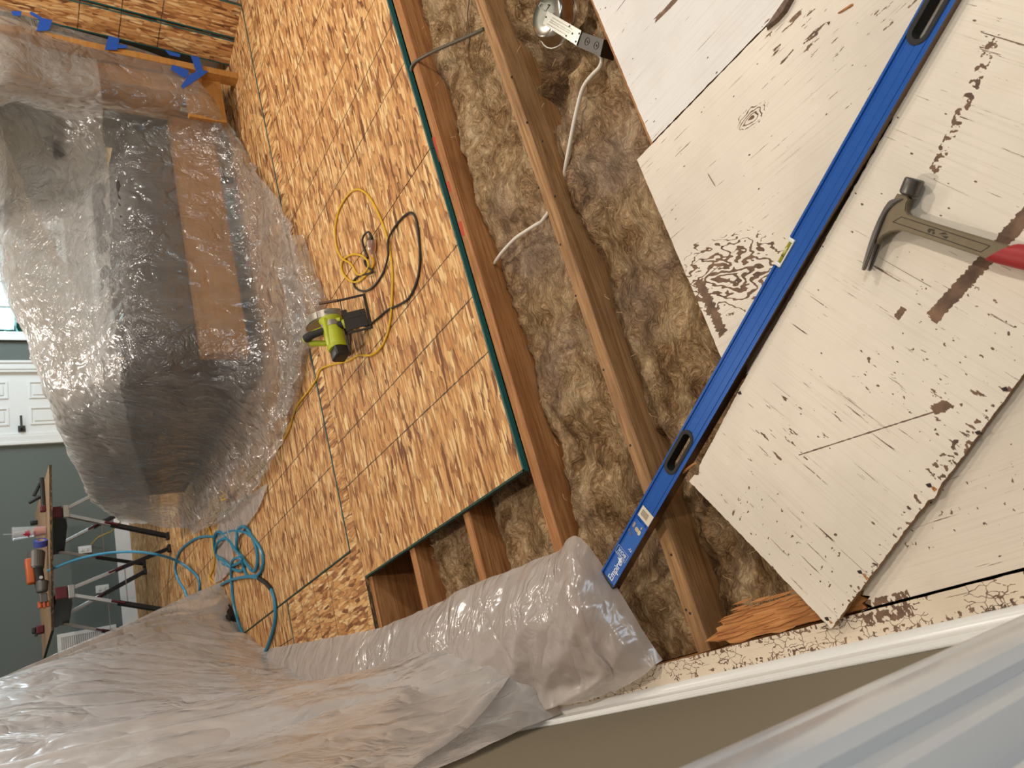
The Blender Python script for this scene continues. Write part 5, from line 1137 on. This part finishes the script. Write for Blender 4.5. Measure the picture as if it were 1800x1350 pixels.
# ------------------------------------------------------------------ things on the far wall
def plate(px0, py0, px1, py1, label, name='wall_outlet'):
    a_, b_ = gy(px0, py0, 6.795), gy(px1, py1, 6.795); c_ = (a_ + b_) / 2; t = thing(name, label, 'outlet', (c_.x, 6.797, c_.z), group='white outlets low on the far wall')
    bm = BM(); box(bm, (0, -.003, 0), (.075, .008, .118), None, .003); obj('cover_plate', bm, WHITE, t)
    for s_ in (-1, 1):
        bm = BM(); box(bm, (0, -.008, .021 * s_), (.034, .006, .03), None, .003); r_ = obj('socket', bm, WHITE, t)
        bm = BM(); box(bm, (-.007, -.0112, .021 * s_), (.002, .002, .009)); box(bm, (.007, -.0112, .021 * s_), (.002, .002, .008)); obj('slot', bm, BLACKP, r_)
plate(137, 958, 162, 974, 'white wall outlet with the thin yellow wire, between the sawhorses')
plate(166, 1028, 194, 1042, 'white wall outlet behind the left sawhorse legs')
a_ = gy(160, 957, 6.79); q = [a_, gy(172, 945, 6.74), gy(186, 938, 6.7), gy(200, 930, 6.6), Vector((2.05, 6.4, .03)), Vector((2.3, 5.8, .012)), Vector((2.1, 5.0, .012))]
bm = BM(); tube(bm, spline(q, 8), .005, 8); o = thing('yellow_wire', 'thin yellow cord plugged into the wall outlet between the sawhorses', 'cord', tuple(a_)); obj('sheath', bm, CORDY, o, True, smooth=True)
va, vb = gy(100, 1116, 6.79), gy(106, 1190, 6.79); X1 = va.x; X0 = X1 - .56; Z1 = .70; Z0 = .20
vent = thing('wall_vent', 'white return air grille low on the far wall behind the left sawhorse', 'vent', ((X0 + X1) / 2, 6.79, Z0))
bm = BM()
for a_, b_ in (((X0, Z0), (X0 + .035, Z1)), ((X1 - .035, Z0), (X1, Z1)), ((X0 + .035, Z0), (X1 - .035, Z0 + .035)), ((X0 + .035, Z1 - .035), (X1 - .035, Z1))): box2(bm, (a_[0], 6.783, a_[1]), (b_[0], 6.799, b_[1]), .002)
xm = X1 - .30; box2(bm, (xm - .012, 6.784, Z0 + .03), (xm + .012, 6.798, Z1 - .03), .002); obj('frame', bm, WHITE, vent, True)
bm = BM(); box2(bm, (X0 + .02, 6.7965, Z0 + .02), (X1 - .02, 6.7985, Z1 - .02)); obj('dark_backing', bm, BLACKP, vent, True)
ns = 24
for x0, x1 in ((X0 + .035, xm - .012), (xm + .012, X1 - .035)):
    me0 = None
    for k in range(ns):
        zc = Z0 + .045 + (Z1 - Z0 - .09) * k / (ns - 1)
        if me0 is None:
            bm = BM(); box(bm, (0, 0, 0), (x1 - x0, .010, .0105), Matrix.Rotation(.5, 4, 'X')); o_ = obj('slat', bm, WHITE, vent); me0 = o_.data
        else:
            o_ = bpy.data.objects.new('slat', me0); COL.objects.link(o_); o_.parent = vent
        o_.location = ((x0 + x1) / 2 - (X0 + X1) / 2, 6.789 - 6.79, zc - Z0)
